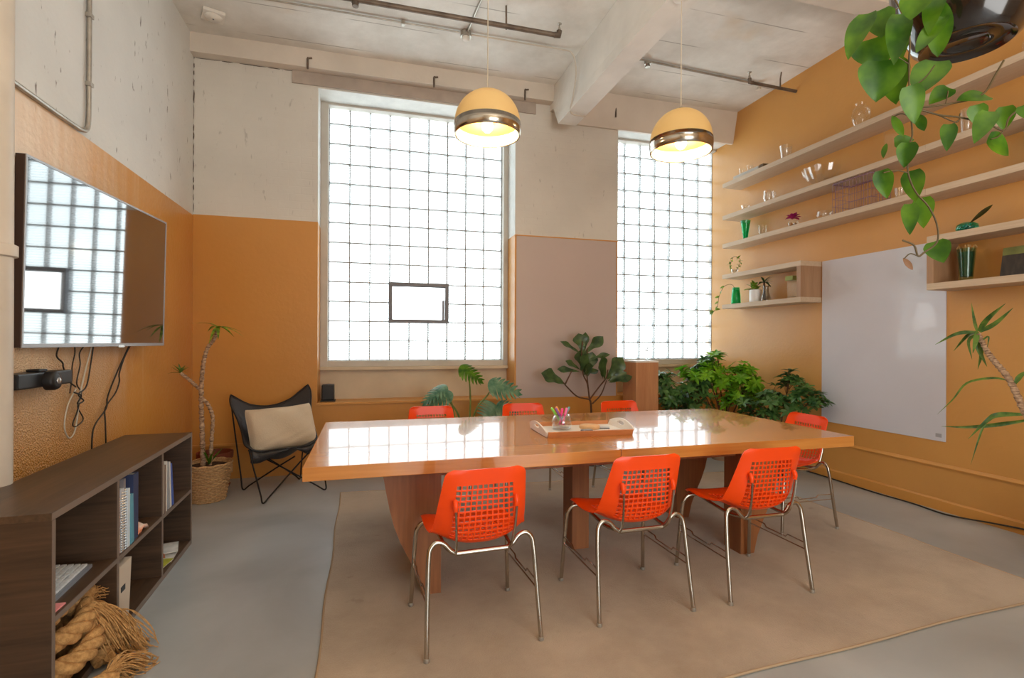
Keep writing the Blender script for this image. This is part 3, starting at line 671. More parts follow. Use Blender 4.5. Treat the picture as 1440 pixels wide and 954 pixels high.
# ------------------------------------------------------------------ orange chairs
def chair_shell():
    prof = [(0.225, 0.425), (0.205, 0.441), (0.15, 0.444), (0.05, 0.436), (-0.05, 0.424), (-0.115, 0.42), (-0.165, 0.437), (-0.195, 0.475), (-0.21, 0.53), (-0.222, 0.60), (-0.235, 0.68), (-0.25, 0.775)]
    pts = smooth_path([(0, y, z) for y, z in prof], 14)
    d = [0.0]
    for a, b in zip(pts, pts[1:]): d.append(d[-1] + (b - a).length)
    T = d[-1]
    def at(s):
        s = min(max(s, 0), T)
        for i in range(len(d) - 1):
            if s <= d[i + 1]:
                t = (s - d[i]) / max(1e-9, d[i + 1] - d[i]); p = pts[i].lerp(pts[i + 1], t); g = (pts[i + 1] - pts[i]).normalized(); return p, g
        return pts[-1], (pts[-1] - pts[-2]).normalized()
    # rows: back holes from z=0.47 to 0.72, seat holes over the rear half of the seat
    sback0 = next(d[i] for i in range(len(pts)) if pts[i].z > 0.452 and pts[i].y < -0.15)
    sback1 = next(d[i] for i in range(len(pts)) if pts[i].z > 0.708)
    sseat0 = next(d[i] for i in range(len(pts)) if pts[i].y < 0.10); sseat1 = next(d[i] for i in range(len(pts)) if pts[i].y < -0.10)
    rows = []   # (s, is_hole_row_starting_here)
    def span(a, b, n, f=0.73):
        h = (b - a) / n
        for i in range(n):
            rows.append((a + i * h, True)); rows.append((a + i * h + h * f, False))
    for k in range(6): rows.append((sseat0 * k / 6, False))
    span(sseat0, sseat1, 9)
    for k in range(5): rows.append((sseat1 + (sback0 - sseat1) * k / 5, False))
    span(sback0, sback1, 11)
    for k in range(7): rows.append((sback1 + (T - sback1) * k / 6, False))
    cols = [(-1, 0), (-0.955, 0), (-0.85, 0)]
    nc = 11
    for i in range(nc):
        a = -0.68 + 1.36 * i / nc
        cols.append((a, 1)); cols.append((a + 1.36 / nc * 0.74, 0))
    cols += [(0.68, 0), (0.85, 0), (0.955, 0), (1, 0)]
    def half(s):
        z = at(s)[0].z; y = at(s)[0].y
        if y > -0.10: w = 0.208 + 0.010 * (0.225 - y) / 0.325
        else:
            t = min(1, max(0, (z - 0.42) / 0.355)); w = 0.216 - 0.040 * t ** 1.2
        e = T - s
        if e < 0.035: w -= 0.035 * (1 - math.sqrt(max(0, 1 - ((0.035 - e) / 0.035) ** 2)))
        if s < 0.03: w -= 0.03 * (1 - math.sqrt(max(0, 1 - ((0.03 - s) / 0.03) ** 2)))
        return w
    vs = []; fs = []
    nC = len(cols)
    for s_, h in rows:
        p, g = at(s_); nrm = V((0, g.z, -g.y))      # towards the sitter
        w = half(s_)
        back = min(1, max(0, (p.z - 0.43) / 0.1)) if p.y < -0.1 else 0
        for u, hh in cols:
            c = abs(u)
            hgt = min(1, max(0, (p.z - 0.45) / 0.3))
            lift = (0.085 - 0.072 * hgt) * back * (max(0, c - 0.5) / 0.5) ** 1.7 + (0.018 + 0.060 * min(1, max(0, (0.10 - p.y) / 0.22)) ** 1.5) * (1 - back) * c ** 2.4
            q = V((u * w, p.y, p.z)) + nrm * lift
            if back < 0.5 and c > 0.93: q.z -= 0.012 * (c - 0.93) / 0.07
            vs.append(q)
    for i in range(len(rows) - 1):
        for j in range(nC - 1):
            if rows[i][1] and cols[j][1]: continue
            fs.append((i * nC + j, i * nC + j + 1, (i + 1) * nC + j + 1, (i + 1) * nC + j))
    mb = MB(); mb.add(vs, fs)
    return mb

CHAIRS = 'orange chairs round the long table'
def make_chair():
    t = thing('stacking_chair', 'x', 'chair', (0, 0, 0.009), 0, CHAIRS)
    sh = chair_shell().build('seat_shell', M['orange_plastic'], t, angle=45, thick=0.005)
    tag(sh, 'perforated orange plastic shell')
    for sx in (-1, 1):
        # rear leg with its bow under the shell
        mb = MB(); mb.tube(smooth_path([(sx * 0.252, -0.238, 0.012), (sx * 0.244, -0.205, 0.22), (sx * 0.236, -0.182, 0.39), (sx * 0.226, -0.175, 0.438), (sx * 0.200, -0.172, 0.458), (sx * 0.168, -0.172, 0.448), (sx * 0.140, -0.174, 0.418), (sx * 0.115, -0.175, 0.402)], 5), 0.0105, 10)
        lg = mb.build('leg', M['chrome'], t)
        mb = MB(); mb.lathe([(0.0125, 0.0), (0.0135, 0.004), (0.012, 0.016)], (sx * 0.252, -0.238, 0), 12); mb.build('glide', M['galv'], lg)
        mb = MB(); mb.tube(smooth_path([(sx * 0.252, 0.238, 0.012), (sx * 0.243, 0.222, 0.20), (sx * 0.234, 0.206, 0.36), (sx * 0.224, 0.200, 0.398), (sx * 0.200, 0.194, 0.421), (sx * 0.165, 0.188, 0.426), (sx * 0.13, 0.185, 0.42)], 5), 0.0105, 10)
        lg = mb.build('leg', M['chrome'], t)
        mb = MB(); mb.lathe([(0.0125, 0.0), (0.0135, 0.004), (0.012, 0.016)], (sx * 0.252, 0.238, 0), 12); mb.build('glide', M['galv'], lg)
        mb = MB(); mb.tube(smooth_path([(sx * 0.13, -0.174, 0.408), (sx * 0.145, -0.08, 0.402), (sx * 0.15, 0.05, 0.414), (sx * 0.14, 0.186, 0.42)], 5), 0.009, 8); mb.build('side_rail', M['chrome'], t)
        mb = MB(); mb.tube([(sx * 0.246, 0.222, 0.248), (sx * 0.245, 0.10, 0.247), (sx * 0.245, 0.085, 0.232), (sx * 0.245, -0.06, 0.232), (sx * 0.245, -0.075, 0.248), (sx * 0.244, -0.203, 0.246)], 0.0038, 6); mb.build('stretcher', M['wire_chrome'], t)
        mb = MB(); mb.tube([(sx * 0.246, 0.225, 0.212), (sx * 0.246, -0.208, 0.212)], 0.0038, 6); mb.build('stretcher', M['wire_chrome'], t)
        # flat back support and its plastic lug
        mb = MB(); mb.tube(smooth_path([(sx * 0.118, -0.178, 0.402), (sx * 0.124, -0.214, 0.44), (sx * 0.129, -0.236, 0.52), (sx * 0.133, -0.246, 0.605)], 4), 0.0085, 8, flat=0.6)
        bs = mb.build('back_support', M['chrome'], t)
        mb = MB(); mb.tube(smooth_path([(sx * 0.133, -0.240, 0.606), (sx * 0.134, -0.243, 0.62), (sx * 0.134, -0.238, 0.638), (sx * 0.134, -0.230, 0.646)], 3), [0.010] * 4 + [0.012] * 3 + [0.010] * 3, 8); mb.build('lug', M['orange_plastic'], bs)
    mb = MB(); mb.tube([(-0.12, -0.175, 0.402), (0.12, -0.175, 0.402)], 0.0105, 10); mb.build('crossbar', M['chrome'], t)
    mb = MB(); mb.tube([(-0.135, 0.186, 0.42), (0.135, 0.186, 0.42)], 0.0105, 10); mb.build('crossbar', M['chrome'], t)
    return t
c0 = make_chair()
spots = [(0.478, 2.372, 3.0, 'orange perforated chair pushed in at the near left of the table'),
         (1.287, 2.420, 0.5, 'orange perforated chair in front of the square centre post'),
         (2.010, 2.420, -0.5, 'orange perforated chair at the near right of the table'),
         (2.965, 3.135, 90, 'paler lit orange chair at the right end of the table'),
         (0.512, 4.06, 180, 'orange chair top behind the table below the monstera, far left'),
         (1.300, 4.08, 177, 'orange chair top behind the table just left of the marker jar'),
         (2.230, 4.06, 181, 'orange chair top behind the table in front of the wooden pedestal')]
for i, (x, y, a, lab) in enumerate(spots):
    o = c0 if i == 0 else dup(c0)
    o.location = (x, y, 0.009); o.rotation_euler.z = math.radians(a); o['label'] = lab

# ------------------------------------------------------------------ tray and what lies in it
ty = thing('serving_tray', 'shallow wooden tray with cut handles on the long table', 'tray', (1.315, 3.06, TZ), math.radians(-2))
hx, hy = 0.27, 0.185
mb = MB(); mb.box(-hx, hx, -hy, hy, 0.003, 0.011, bev=0.001); mb.build('tray_base', M['tray_white'], ty)
for sy in (-1, 1):
    mb = MB(); mb.prism([(sy * hy, 0), (sy * (hy + 0.012), 0.034), (sy * (hy + 0.003), 0.036), (sy * (hy - 0.008), 0.004)], -hx - 0.004, hx + 0.004, 'X'); mb.build('long_side', M['tray_wood'], ty, smooth=False)
for sx in (-1, 1):
    # end board with arched top and an oval hand hole
    bm = bmesh.new(); outer = []; inner = []
    K = 40
    for k in range(K):
        t = k / K
        if t < 0.5:
            u = t / 0.5; y = -hy + 2 * hy * u; z = 0.034 + 0.04 * max(0, math.sin(PI * u)) ** 0.8
        else:
            u = (t - 0.5) / 0.5; y = hy - 2 * hy * u; z = 0.002
        outer.append((y, z))
    for k in range(K):
        t = k / K
        a = PI - t * 2 * PI
        inner.append((0.05 * math.cos(a), 0.046 + 0.012 * math.sin(a)))
    vs = []
    for th in (0, 0.009):
        for y, z in outer: vs.append(V((sx * (hx + th + z * 0.25), y, z)))
        for y, z in inner: vs.append(V((sx * (hx + th + z * 0.25), y, z)))
    fs = []
    for k in range(K):
        l = (k + 1) % K
        fs += [(k, l, K + l, K + k), (2 * K + k, 3 * K + k, 3 * K + l, 2 * K + l), (k, 2 * K + k, 2 * K + l, l), (K + k, K + l, 3 * K + l, 3 * K + k)]
    mb = MB(); mb.add(vs, fs); tag(mb.build('handle_end', M['tray_white'], ty, smooth=False), 'pale end board with a hand hole')
TT = TZ + 0.011
jr = thing('glass_jar', 'round clear glass jar of coloured markers on the tray', 'jar', (1.205, 3.10, TT))
mb = MB(); mb.lathe([(0.02, 0.0), (0.042, 0.004), (0.052, 0.022), (0.054, 0.045), (0.048, 0.066), (0.040, 0.076), (0.042, 0.082)], n=28)
jb = MB(); pr = [(r * 1.2, z * 1.12) for r, z in [(0.0, 0.002), (0.03, 0.002), (0.047, 0.008), (0.054, 0.03), (0.053, 0.052), (0.046, 0.07), (0.040, 0.078), (0.043, 0.084), (0.040, 0.083), (0.037, 0.077), (0.043, 0.068), (0.050, 0.05), (0.050, 0.03), (0.044, 0.012), (0.0, 0.008)]]
jb.lathe(pr, n=28); jb.build('jar_body', M['jar_glass'], jr)
pens = [('pink', lin(240, 60, 130), lin(248, 120, 170), (0.0, -0.012, 0.03), (0.028, -0.01, 0.128)),
        ('magenta', lin(214, 40, 112), lin(236, 70, 140), (-0.018, -0.01, 0.03), (0.006, 0.004, 0.124)),
        ('teal', lin(60, 130, 132), lin(92, 160, 160), (-0.02, 0.0, 0.03), (0.052, 0.008, 0.130)),
        ('purple', lin(112, 62, 128), lin(140, 84, 150), (0.014, -0.006, 0.03), (-0.040, -0.004, 0.128)),
        ('orange', lin(244, 130, 36), lin(250, 160, 70), (0.02, 0.008, 0.03), (-0.030, 0.012, 0.134)),
        ('green', lin(110, 196, 52), lin(140, 214, 80), (0.010, 0.018, 0.03), (-0.060, 0.014, 0.128)),
        ('grey', lin(96, 112, 128), lin(130, 146, 160), (-0.012, 0.016, 0.03), (0.042, -0.006, 0.122))]
for nm, c1, c2, a, b in pens:
    a, b = V(a), V(b) * 1.08; d = (b - a).normalized()
    t = thing('marker', '%s felt marker standing in the glass jar' % nm, 'marker', (1.205 + a.x, 3.10 + a.y, TT + a.z), 0, 'markers in the glass jar')
    q = b - a
    mb = MB(); mb.tube([V((0, 0, 0)), q * 0.62], 0.0068, 10); mb.build('barrel', basic(nm + '_marker_barrel', c1, rough=0.35), t)
    mb = MB(); mb.tube([q * 0.60, q * 0.64, q * 0.96, q], [0.0076, 0.0084, 0.008, 0.005], 10); mb.build('cap', basic(nm + '_marker_cap', c2, rough=0.3), t)
mb = MB(); mb.lathe([(0.0, 0.0), (0.062, 0.0), (0.066, 0.004), (0.066, 0.018), (0.062, 0.022), (0.0, 0.022)], n=32)
tag(mb.build('cork_coaster', M['cork'], loc=(1.395, 3.09, TT)), 'thick round cork coaster on the tray', 'coaster')
for i, (x, y, a, lab) in enumerate([(1.335, 3.00, 10, 'dark grey eraser block beside the marker jar'), (1.485, 3.06, -25, 'grey and white eraser block right of the cork coaster')]):
    e = thing('board_eraser', lab, 'eraser', (x, y, TT), math.radians(a), 'erasers on the tray')
    mb = MB(); mb.box(-0.034, 0.034, -0.020, 0.020, 0.0, 0.005, bev=0.0015); mb.build('felt_pad', basic('eraser_felt_%s' % 'ab'[i], lin(96, 98, 106), rough=0.9), e)
    mb = MB(); mb.box(-0.034, 0.034, -0.018, 0.018, 0.005, 0.010, bev=0.002); mb.build('eraser_back', basic('eraser_back_%s' % 'ab'[i], lin(186, 188, 192) if i else lin(140, 142, 150), rough=0.4), e)

# ------------------------------------------------------------------ pendant lamps
M['shade_glass'] = None
def shade_mat():
    m, nt = _mat('warm_opal_shade'); L = nt.links
    out = N(nt, 'ShaderNodeOutputMaterial')
    d = N(nt, 'ShaderNodeBsdfPrincipled'); d.inputs['Base Color'].default_value = rgba((0.98, 0.70, 0.32)); d.inputs['Roughness'].default_value = 0.35
    t = N(nt, 'ShaderNodeBsdfTranslucent'); t.inputs[0].default_value = rgba((1.0, 0.72, 0.32))
    mx = N(nt, 'ShaderNodeMixShader'); mx.inputs[0].default_value = 0.5
    L.new(d.outputs[0], mx.inputs[1]); L.new(t.outputs[0], mx.inputs[2]); L.new(mx.outputs[0], out.inputs[0]); return m
M['shade'] = shade_mat()
M['shade_in'] = basic('cream_inside', (0.95, 0.86, 0.66), rough=0.6)
M['bulb'] = emis('lit_bulb', (1.0, 0.86, 0.62), 9.0)
M['cord'] = basic('pale_lamp_cord', lin(196, 184, 164), rough=0.6)
def pendant(label, x, y, zb, zc, R=0.206):
    t = thing('pendant_lamp', label, 'lamp', (x, y, zc), 0, 'dome pendant lamps over the table')
    z = zb - zc
    mb = MB(); mb.lathe([(0.0, 0.0), (0.055, 0.0), (0.055, -0.012), (0.02, -0.03), (0.0, -0.03)], n=20); mb.build('ceiling_rose', M['white_plastic'], t)
    mb = MB(); mb.tube([(0, 0, -0.02), (0, 0, z + 0.285)], 0.0035, 6); mb.build('cord', M['cord'], t)
    mb = MB(); mb.lathe([(0.0, 0.30), (0.014, 0.298), (0.018, 0.285), (0.02, 0.26), (0.0, 0.26)], (0, 0, z), 16); mb.build('cord_grip', M['chrome'], t)
    pr = []
    for k in range(17):
        a = PI / 2 * k / 16
        pr.append((R * math.sin(a), z + 0.075 + 0.207 * math.cos(a)))
    inn = [(r * 0.975, zz - 0.004) for r, zz in reversed(pr)]
    mb = MB(); mb.lathe(pr, n=48); tag(mb.build('dome_shade', M['shade'], t, angle=70), 'warm glowing opal dome')
    mb = MB(); mb.lathe([(R + 0.003, z + 0.078), (R + 0.005, z + 0.04), (R + 0.001, z + 0.002), (R - 0.004, z + 0.0), (R - 0.003, z + 0.04), (R - 0.003, z + 0.078), (R + 0.003, z + 0.078)], n=48)
    tag(mb.build('chrome_band', M['chrome'], t, angle=70), 'mirror chrome band round the rim')
    mb = MB(); mb.lathe([(R - 0.006, z + 0.076), (R - 0.0065, z + 0.04), (R - 0.006, z + 0.003), (R - 0.010, z + 0.003), (R - 0.0105, z + 0.04), (R - 0.010, z + 0.076), (R - 0.006, z + 0.076)], n=48)
    mb.build('rim_lining', M['shade_in'], t, angle=70)
    mb = MB(); mb.lathe([(0.0, z + 0.27), (0.02, z + 0.27), (0.022, z + 0.15), (0.0, z + 0.15)], n=16); mb.build('lamp_holder', M['white_plastic'], t)
    mb = MB(); mb.lathe([(0.0, z + 0.02), (0.018, z + 0.024), (0.032, z + 0.04), (0.038, z + 0.062), (0.034, z + 0.088), (0.022, z + 0.115), (0.016, z + 0.15), (0.0, z + 0.15)], n=24)
    b = mb.build('bulb', M['bulb'], t); tag(b, 'lit frosted bulb')
    li = bpy.data.lights.new('bulb_light', 'POINT'); li.energy = 10.5; li.color = (1.0, 0.74, 0.40); li.shadow_soft_size = 0.03
    lo = bpy.data.objects.new('bulb_light', li); COL.objects.link(lo); lo.parent = t; lo.location = (0, 0, z - 0.012)
    return t
pendant('domed pendant lamp hanging in front of the wide window', 0.722, 3.16, 2.615, ZC)
pendant('domed pendant lamp hanging in front of the narrow corner window', 2.0, 2.992, 2.584, 3.62, 0.199)
# ------------------------------------------------------------------ low open bookshelf
BS = (-1.040, 2.131, 0.0); BA = math.radians(1.9); BL = 1.66; BD = 0.37; BH = 0.725; T = 0.022; MID = 0.36
bs = thing('open_bookshelf', 'long low dark walnut shelf unit with six open bays under the screen', 'bookshelf', BS, BA)
def bpart(name, *b, label=None):
    mb = MB(); mb.box(*b, bev=0.0012)
    o = mb.build(name, M['dark_wood_side' if name in ('side_panel', 'divider') else 'dark_wood'], bs)
    e = None
    if label: tag(o, label)
    return o
bpart('top_board', -BD, 0, 0, BL, BH - 0.026, BH)
bpart('bottom_board', -BD, 0, T, BL - T, 0.0, 0.03)
bpart('side_panel', -BD, 0, 0, T, 0, BH - 0.026); bpart('side_panel', -BD, 0, BL - T, BL, 0, BH - 0.026)
D1, D2 = 0.535, 1.107
for y in (D1, D2): bpart('divider', -BD + 0.012, -0.001, y - T / 2, y + T / 2, 0.03, BH - 0.026)
for a, b in ((T, D1 - T / 2), (D1 + T / 2, D2 - T / 2), (D2 + T / 2, BL - T)): bpart('shelf', -BD + 0.012, -0.001, a, b, MID - T, MID)
bpart('back_panel', -BD, -BD + 0.01, T, BL - T, 0.03, BH - 0.026)
# pale edge banding along the front
for nm, b in (('top', (0, BL, BH - 0.026, BH)), ('mid', (T, BL - T, MID - T, MID)), ('low', (T, BL - T, 0, 0.03))):
    mb = MB(); mb.box(-0.0005, 0.0012, b[0], b[1], b[2] + 0.001, b[3] - 0.001); tag(mb.build('edge_band', M['dark_wood_edge'], bs, smooth=False), 'grey edge strip')
for y in (T / 2, D1, D2, BL - T / 2):
    mb = MB(); mb.box(-0.0005, 0.0014, y - T / 2 + 0.001, y + T / 2 - 0.001, 0.03, BH - 0.027); tag(mb.build('edge_band', M['dark_wood_edge'], bs, smooth=False), 'grey edge strip')

def bw(x, y, z):
    c, s = math.cos(BA), math.sin(BA)
    return (BS[0] + c * x - s * y, BS[1] + s * x + c * y, BS[2] + z)
PAPER = basic('paper_edge', lin(226, 220, 206), rough=0.9)
def book(name, label, cat, x, y, z, depth, th, h, col, group, tilt=0.0, spine=None, rough=0.5):
    """a bound book standing on a shelf, spine to the room; tilt leans it along the shelf"""
    t = thing(name, label, cat, bw(x, y, z), BA, group)
    t.rotation_euler = (math.radians(-tilt), 0, BA)
    m = basic(name + '_cover_' + label.split()[0] + '_' + label.split()[1], col, rough=rough)
    mb = MB(); mb.box(-depth, 0, 0, 0.002, 0, h); mb.box(-depth, 0, th - 0.002, th, 0, h); mb.box(-0.003, 0, 0.002, th - 0.002, 0, h)
    mb.build('cover', m, t, smooth=False)
    mb = MB(); mb.box(-depth + 0.004, -0.004, 0.0025, th - 0.0025, 0.003, h - 0.004); mb.build('pages', PAPER, t, smooth=False)
    if spine:
        mb = MB(); mb.box(-0.0005, 0.0008, 0.001, th - 0.001, h * 0.12, h * 0.86); tag(mb.build('spine_strip', basic(name + '_spine_' + label.split()[0] + label.split()[1], spine, rough=0.5), t, smooth=False), 'spine strip')
    return t
G1 = 'binders and books in the middle upper bay'
Y0 = D1 + T / 2
# spiral bound notebooks
def spiral(name, label, y, th, h, col, x=-0.03):
    t = thing(name, label, 'notebook', bw(x, y, MID), BA, G1)
    mb = MB(); mb.box(-0.22, -0.01, 0, th, 0, h, bev=0.001); mb.build('leaves', basic(name + '_leaf_' + str(int(y * 1000)), col, rough=0.7), t)
    mb = MB()
    for k in range(22):
        z = 0.012 + k * (h - 0.024) / 21
        c = V((-0.006, th / 2, z)); mb.tube([c + V((0.008 * math.cos(a), th * 0.62 * math.sin(a), 0.002 * math.sin(a))) for a in [2 * PI * q / 8 for q in range(8)]], 0.0011, 4, closed=True)
    mb.build('spiral_binding', M['wire_chrome'], t)
    return t
spiral('spiral_notebook', 'red edged spiral notebook at the left end of the middle bay', Y0 + 0.004, 0.030, 0.255, lin(150, 52, 58), 0.0)
spiral('spiral_notebook', 'tall grey spiral notebook beside the red edged one', Y0 + 0.040, 0.036, 0.285, lin(196, 196, 200), 0.002)
book('ring_binder', 'pale blue white binder standing in front of the dark binder', 'binder', -0.004, Y0 + 0.105, MID, 0.23, 0.024, 0.270, lin(214, 226, 234), G1)
book('paperback', 'light teal paperback leaning in the middle bay', 'book', -0.004, Y0 + 0.145, MID, 0.20, 0.036, 0.232, lin(96, 160, 180), G1, tilt=-3)
book('paperback', 'tall grey book standing between the notebooks and the pale binder', 'book', -0.012, Y0 + 0.079, MID, 0.20, 0.024, 0.322, lin(128, 122, 124), G1)
book('ring_binder', 'big navy blue hardback standing in the middle bay', 'binder', -0.010, Y0 + 0.186, MID, 0.27, 0.062, 0.318, lin(52, 62, 96), G1)
cm = thing('rag_bundle', 'crumpled orange and white cloth lying right of the navy binder', 'cloth', bw(-0.075, Y0 + 0.305, MID), BA)
mb = MB(); rr = random.Random(4)
rows = []
for i in range(9):
    r = []
    for j in range(9):
        u, v = i / 8 - 0.5, j / 8 - 0.5
        r.append(V((u * 0.14, v * 0.12, 0.012 + 0.05 * max(0, 1 - (u * u + v * v) * 4) + 0.018 * rr.random())))
    rows.append(r)
mb.grid(rows); o = mb.build('folded_cloth', basic('orange_white_cloth', lin(226, 132, 84), rough=0.9, col2=lin(226, 214, 200), vscale=22), cm)
o.modifiers.new('t', 'SOLIDIFY').thickness = 0.01
G2 = 'books and magazines in the far upper bay'
Y1 = D2 + T / 2
cols = [(lin(186, 178, 168), 'pale grey magazine standing first in the far upper bay', 0.026, 0.27, 0), (lin(120, 96, 80), 'brown spined book second in the far upper bay', 0.020, 0.265, 0),
        (lin(214, 208, 200), 'thin white magazine third in the far upper bay', 0.020, 0.28, 0), (lin(158, 160, 164), 'mid grey folder fourth in the far upper bay', 0.026, 0.27, 4),
        (lin(220, 216, 210), 'white leaning folder beside the blue one', 0.020, 0.265, 6), (lin(70, 96, 172), 'blue leaning folder last in the far upper bay', 0.024, 0.25, 9)]
yy = Y1 + 0.004
for c, lab, th, h, ti in cols:
    # a leaning book starts further along so that its top rests on its neighbour
    base = yy + (h * math.sin(math.radians(ti)) if ti == 4 else (h * math.sin(math.radians(ti)) - 0.0175) * 0.62 if ti else 0)
    book('magazine', lab, 'magazine', -0.004, base, MID, 0.22, th, h, c, G2, tilt=-ti)
    yy = base + th + 0.004 if ti else yy + th + 0.004
G3 = 'loose magazines in the far lower bay'
for i, (lab, c, x, y, a, z) in enumerate([('white magazine at the bottom of the loose far lower heap', lin(226, 224, 220), -0.115, 1.36, 4, 0.03), ('yellow green magazine under the heap in the far lower bay', lin(196, 196, 70), -0.115, 1.26, -8, 0.036),
                           ('red orange brochure across the heap in the far lower bay', lin(206, 120, 84), -0.17, 1.36, 20, 0.042), ('white top sheet sliding off the heap in the far lower bay', lin(236, 234, 230), -0.125, 1.46, 14, 0.048)]):
    t = thing('loose_magazine', lab, 'magazine', bw(x, y, z), BA + math.radians(a), G3)
    t.rotation_euler = (math.radians(3 if i == 3 else 0), 0, BA + math.radians(a))
    mb = MB(); mb.box(-0.10, 0.10, -0.075, 0.075, 0, 0.005, bev=0.001); mb.build('pages', PAPER, t)
    mb = MB(); mb.box(-0.101, 0.101, -0.076, 0.076, 0.0051, 0.0058); mb.build('cover', basic('magazine_cover_%d' % i, c, rough=0.4, col2=tuple(k * 0.7 for k in c), vscale=18), t, smooth=False)
# near upper bay: keyboard, yellow folder, pink slip
kb = thing('computer_keyboard', 'white computer keyboard lying on the near upper shelf', 'keyboard', bw(-0.13, 0.245, MID), BA + math.radians(2))
mb = MB(); mb.prism([(-0.075, 0.0), (0.075, 0.0), (0.075, 0.012), (-0.075, 0.026)], -0.205, 0.205, 'Y')
mb.build('keyboard_case', basic('keyboard_case', lin(128, 134, 144), rough=0.5), kb, smooth=False)
mb = MB()
for r in range(6):
    xk = 0.063 - r * 0.0232
    zk = 0.012 + (0.075 - xk) / 0.15 * 0.014
    for c in range(18):
        yk = -0.196 + c * 0.0219
        mb.box(xk - 0.0195, xk - 0.001, yk, yk + 0.0185, zk - 0.001, zk + 0.008, bev=0.002)
mb.build('keys', basic('pale_keys', lin(214, 218, 222), rough=0.5), kb)
book('folder', 'yellow green folder standing deep in the near upper bay', 'folder', -0.24, T + 0.01, MID, 0.1, 0.012, 0.20, lin(196, 206, 70), None)
pk = MB(); pk.box(-0.04, 0.01, -0.05, 0.03, 0, 0.006, bev=0.001)
tag(pk.build('pink_slip', basic('pink_paper', lin(236, 150, 150), rough=0.8), loc=bw(-0.02, 0.085, MID)), 'pink paper pad at the front edge of the near upper bay', 'paper')
# middle lower bay: white box
wb = thing('storage_box', 'white cardboard box with a dark hand hole in the middle lower bay', 'box', bw(0.0, D1 + T / 2 + 0.004, 0.03), BA)
mb = MB(); mb.prism([(0.0, 0.0), (0.12, 0.0), (0.15, 0.27), (0.0, 0.27)], -0.28, -0.005, 'X'); mb.build('carton', basic('cream_card', lin(206, 192, 174), rough=0.7), wb, smooth=False)
mb = MB(); mb.box(-0.0052, -0.003, 0.03, 0.075, 0.15, 0.175, bev=0.0008); tag(mb.build('hand_hole', M['black_plastic'], wb), 'dark hand hole')

# ------------------------------------------------------------------ coiled rope spilling from the near lower bay
rp = thing('thick_rope', 'heavy coil of frayed sisal rope spilling out of the shelf onto the floor', 'rope', bw(-0.1, 0.25, 0.0), BA)
def laid(mb, path, R=0.042, turns=5.5, k=9):
    """three twisted strands along a path"""
    P = smooth_path(path, k); n = len(P)
    Ls = [0.0]
    for a, b in zip(P, P[1:]): Ls.append(Ls[-1] + (b - a).length)
    tans = [(P[min(i + 1, n - 1)] - P[max(i - 1, 0)]).normalized() for i in range(n)]
    nr = (V((0, 0, 1)) - tans[0] * tans[0].z).normalized() if abs(tans[0].z) < 0.95 else V((1, 0, 0))
    fr = []
    for i in range(n):
        nr = (nr - tans[i] * nr.dot(tans[i])).normalized(); fr.append((nr.copy(), tans[i].cross(nr)))
    for s in range(3):
        pts = []
        for i in range(n):
            a = 2 * PI * (s / 3 + Ls[i] * turns)
            pts.append(P[i] + (fr[i][0] * math.cos(a) + fr[i][1] * math.sin(a)) * R * 0.52)
        mb.tube(pts, R * 0.56, 8)
# paths in the shelf's own axes (x out of the bay, y along it)
strands = [
    [(-0.18, -0.17, 0.06), (-0.03, -0.14, 0.05), (0.07, -0.03, 0.085), (0.045, 0.11, 0.13), (-0.07, 0.17, 0.16), (-0.16, 0.10, 0.14)],
    [(-0.19, -0.12, 0.125), (-0.05, -0.16, 0.125), (0.085, -0.10, 0.115), (0.115, 0.02, 0.14), (0.05, 0.13, 0.19)],
    [(-0.2, -0.17, 0.195), (-0.07, -0.15, 0.20), (0.05, -0.05, 0.195), (0.075, 0.07, 0.215), (0.03, 0.15, 0.22)],
    [(-0.15, 0.02, 0.06), (0.02, -0.12, 0.045), (0.16, -0.17, 0.042), (0.22, -0.10, 0.042)],
    [(-0.1, -0.16, 0.265), (-0.05, -0.04, 0.275), (-0.03, 0.09, 0.255), (0.03, 0.19, 0.19), (0.1, 0.22, 0.13)],
    [(-0.17, 0.13, 0.255), (-0.08, 0.20, 0.285), (0.0, 0.225, 0.262), (-0.005, 0.15, 0.20)],
    [(-0.12, -0.18, 0.30), (-0.02, -0.13, 0.295), (0.01, -0.03, 0.285), (-0.05, 0.06, 0.29)],
    [(-0.2, -0.02, 0.045), (-0.06, 0.10, 0.05), (0.09, 0.12, 0.045), (0.14, 0.04, 0.05)],
]
for i, st in enumerate(strands):
    mb = MB(); laid(mb, st, 0.038)
    mb.build('rope_coil', M['rope'], rp)
fr_ = random.Random(9)
def fray(root, d, n, L, spread):
    mb = MB(); root = V(root); d = V(d).normalized()
    for k in range(n):
        q = V((fr_.uniform(-1, 1), fr_.uniform(-1, 1), fr_.uniform(-1, 1))) * spread
        a = root + q * 0.25; e = d * L * fr_.uniform(0.55, 1.1)
        p1 = a + e * 0.35 + q * 0.5 + V((0, 0, fr_.uniform(0, 0.03))); p2 = a + e * 0.7 + q * 1.0; p3 = a + e + q * fr_.uniform(0.6, 1.4)
        pts = [a, p1, p2, p3]
        pts = [V((p.x, p.y, max(0.004, p.z - (0.06 * (i / 3) ** 2)))) for i, p in enumerate(pts)]
        mb.tube(smooth_path(pts, 3), 0.0022, 4, cap=False)
    return mb
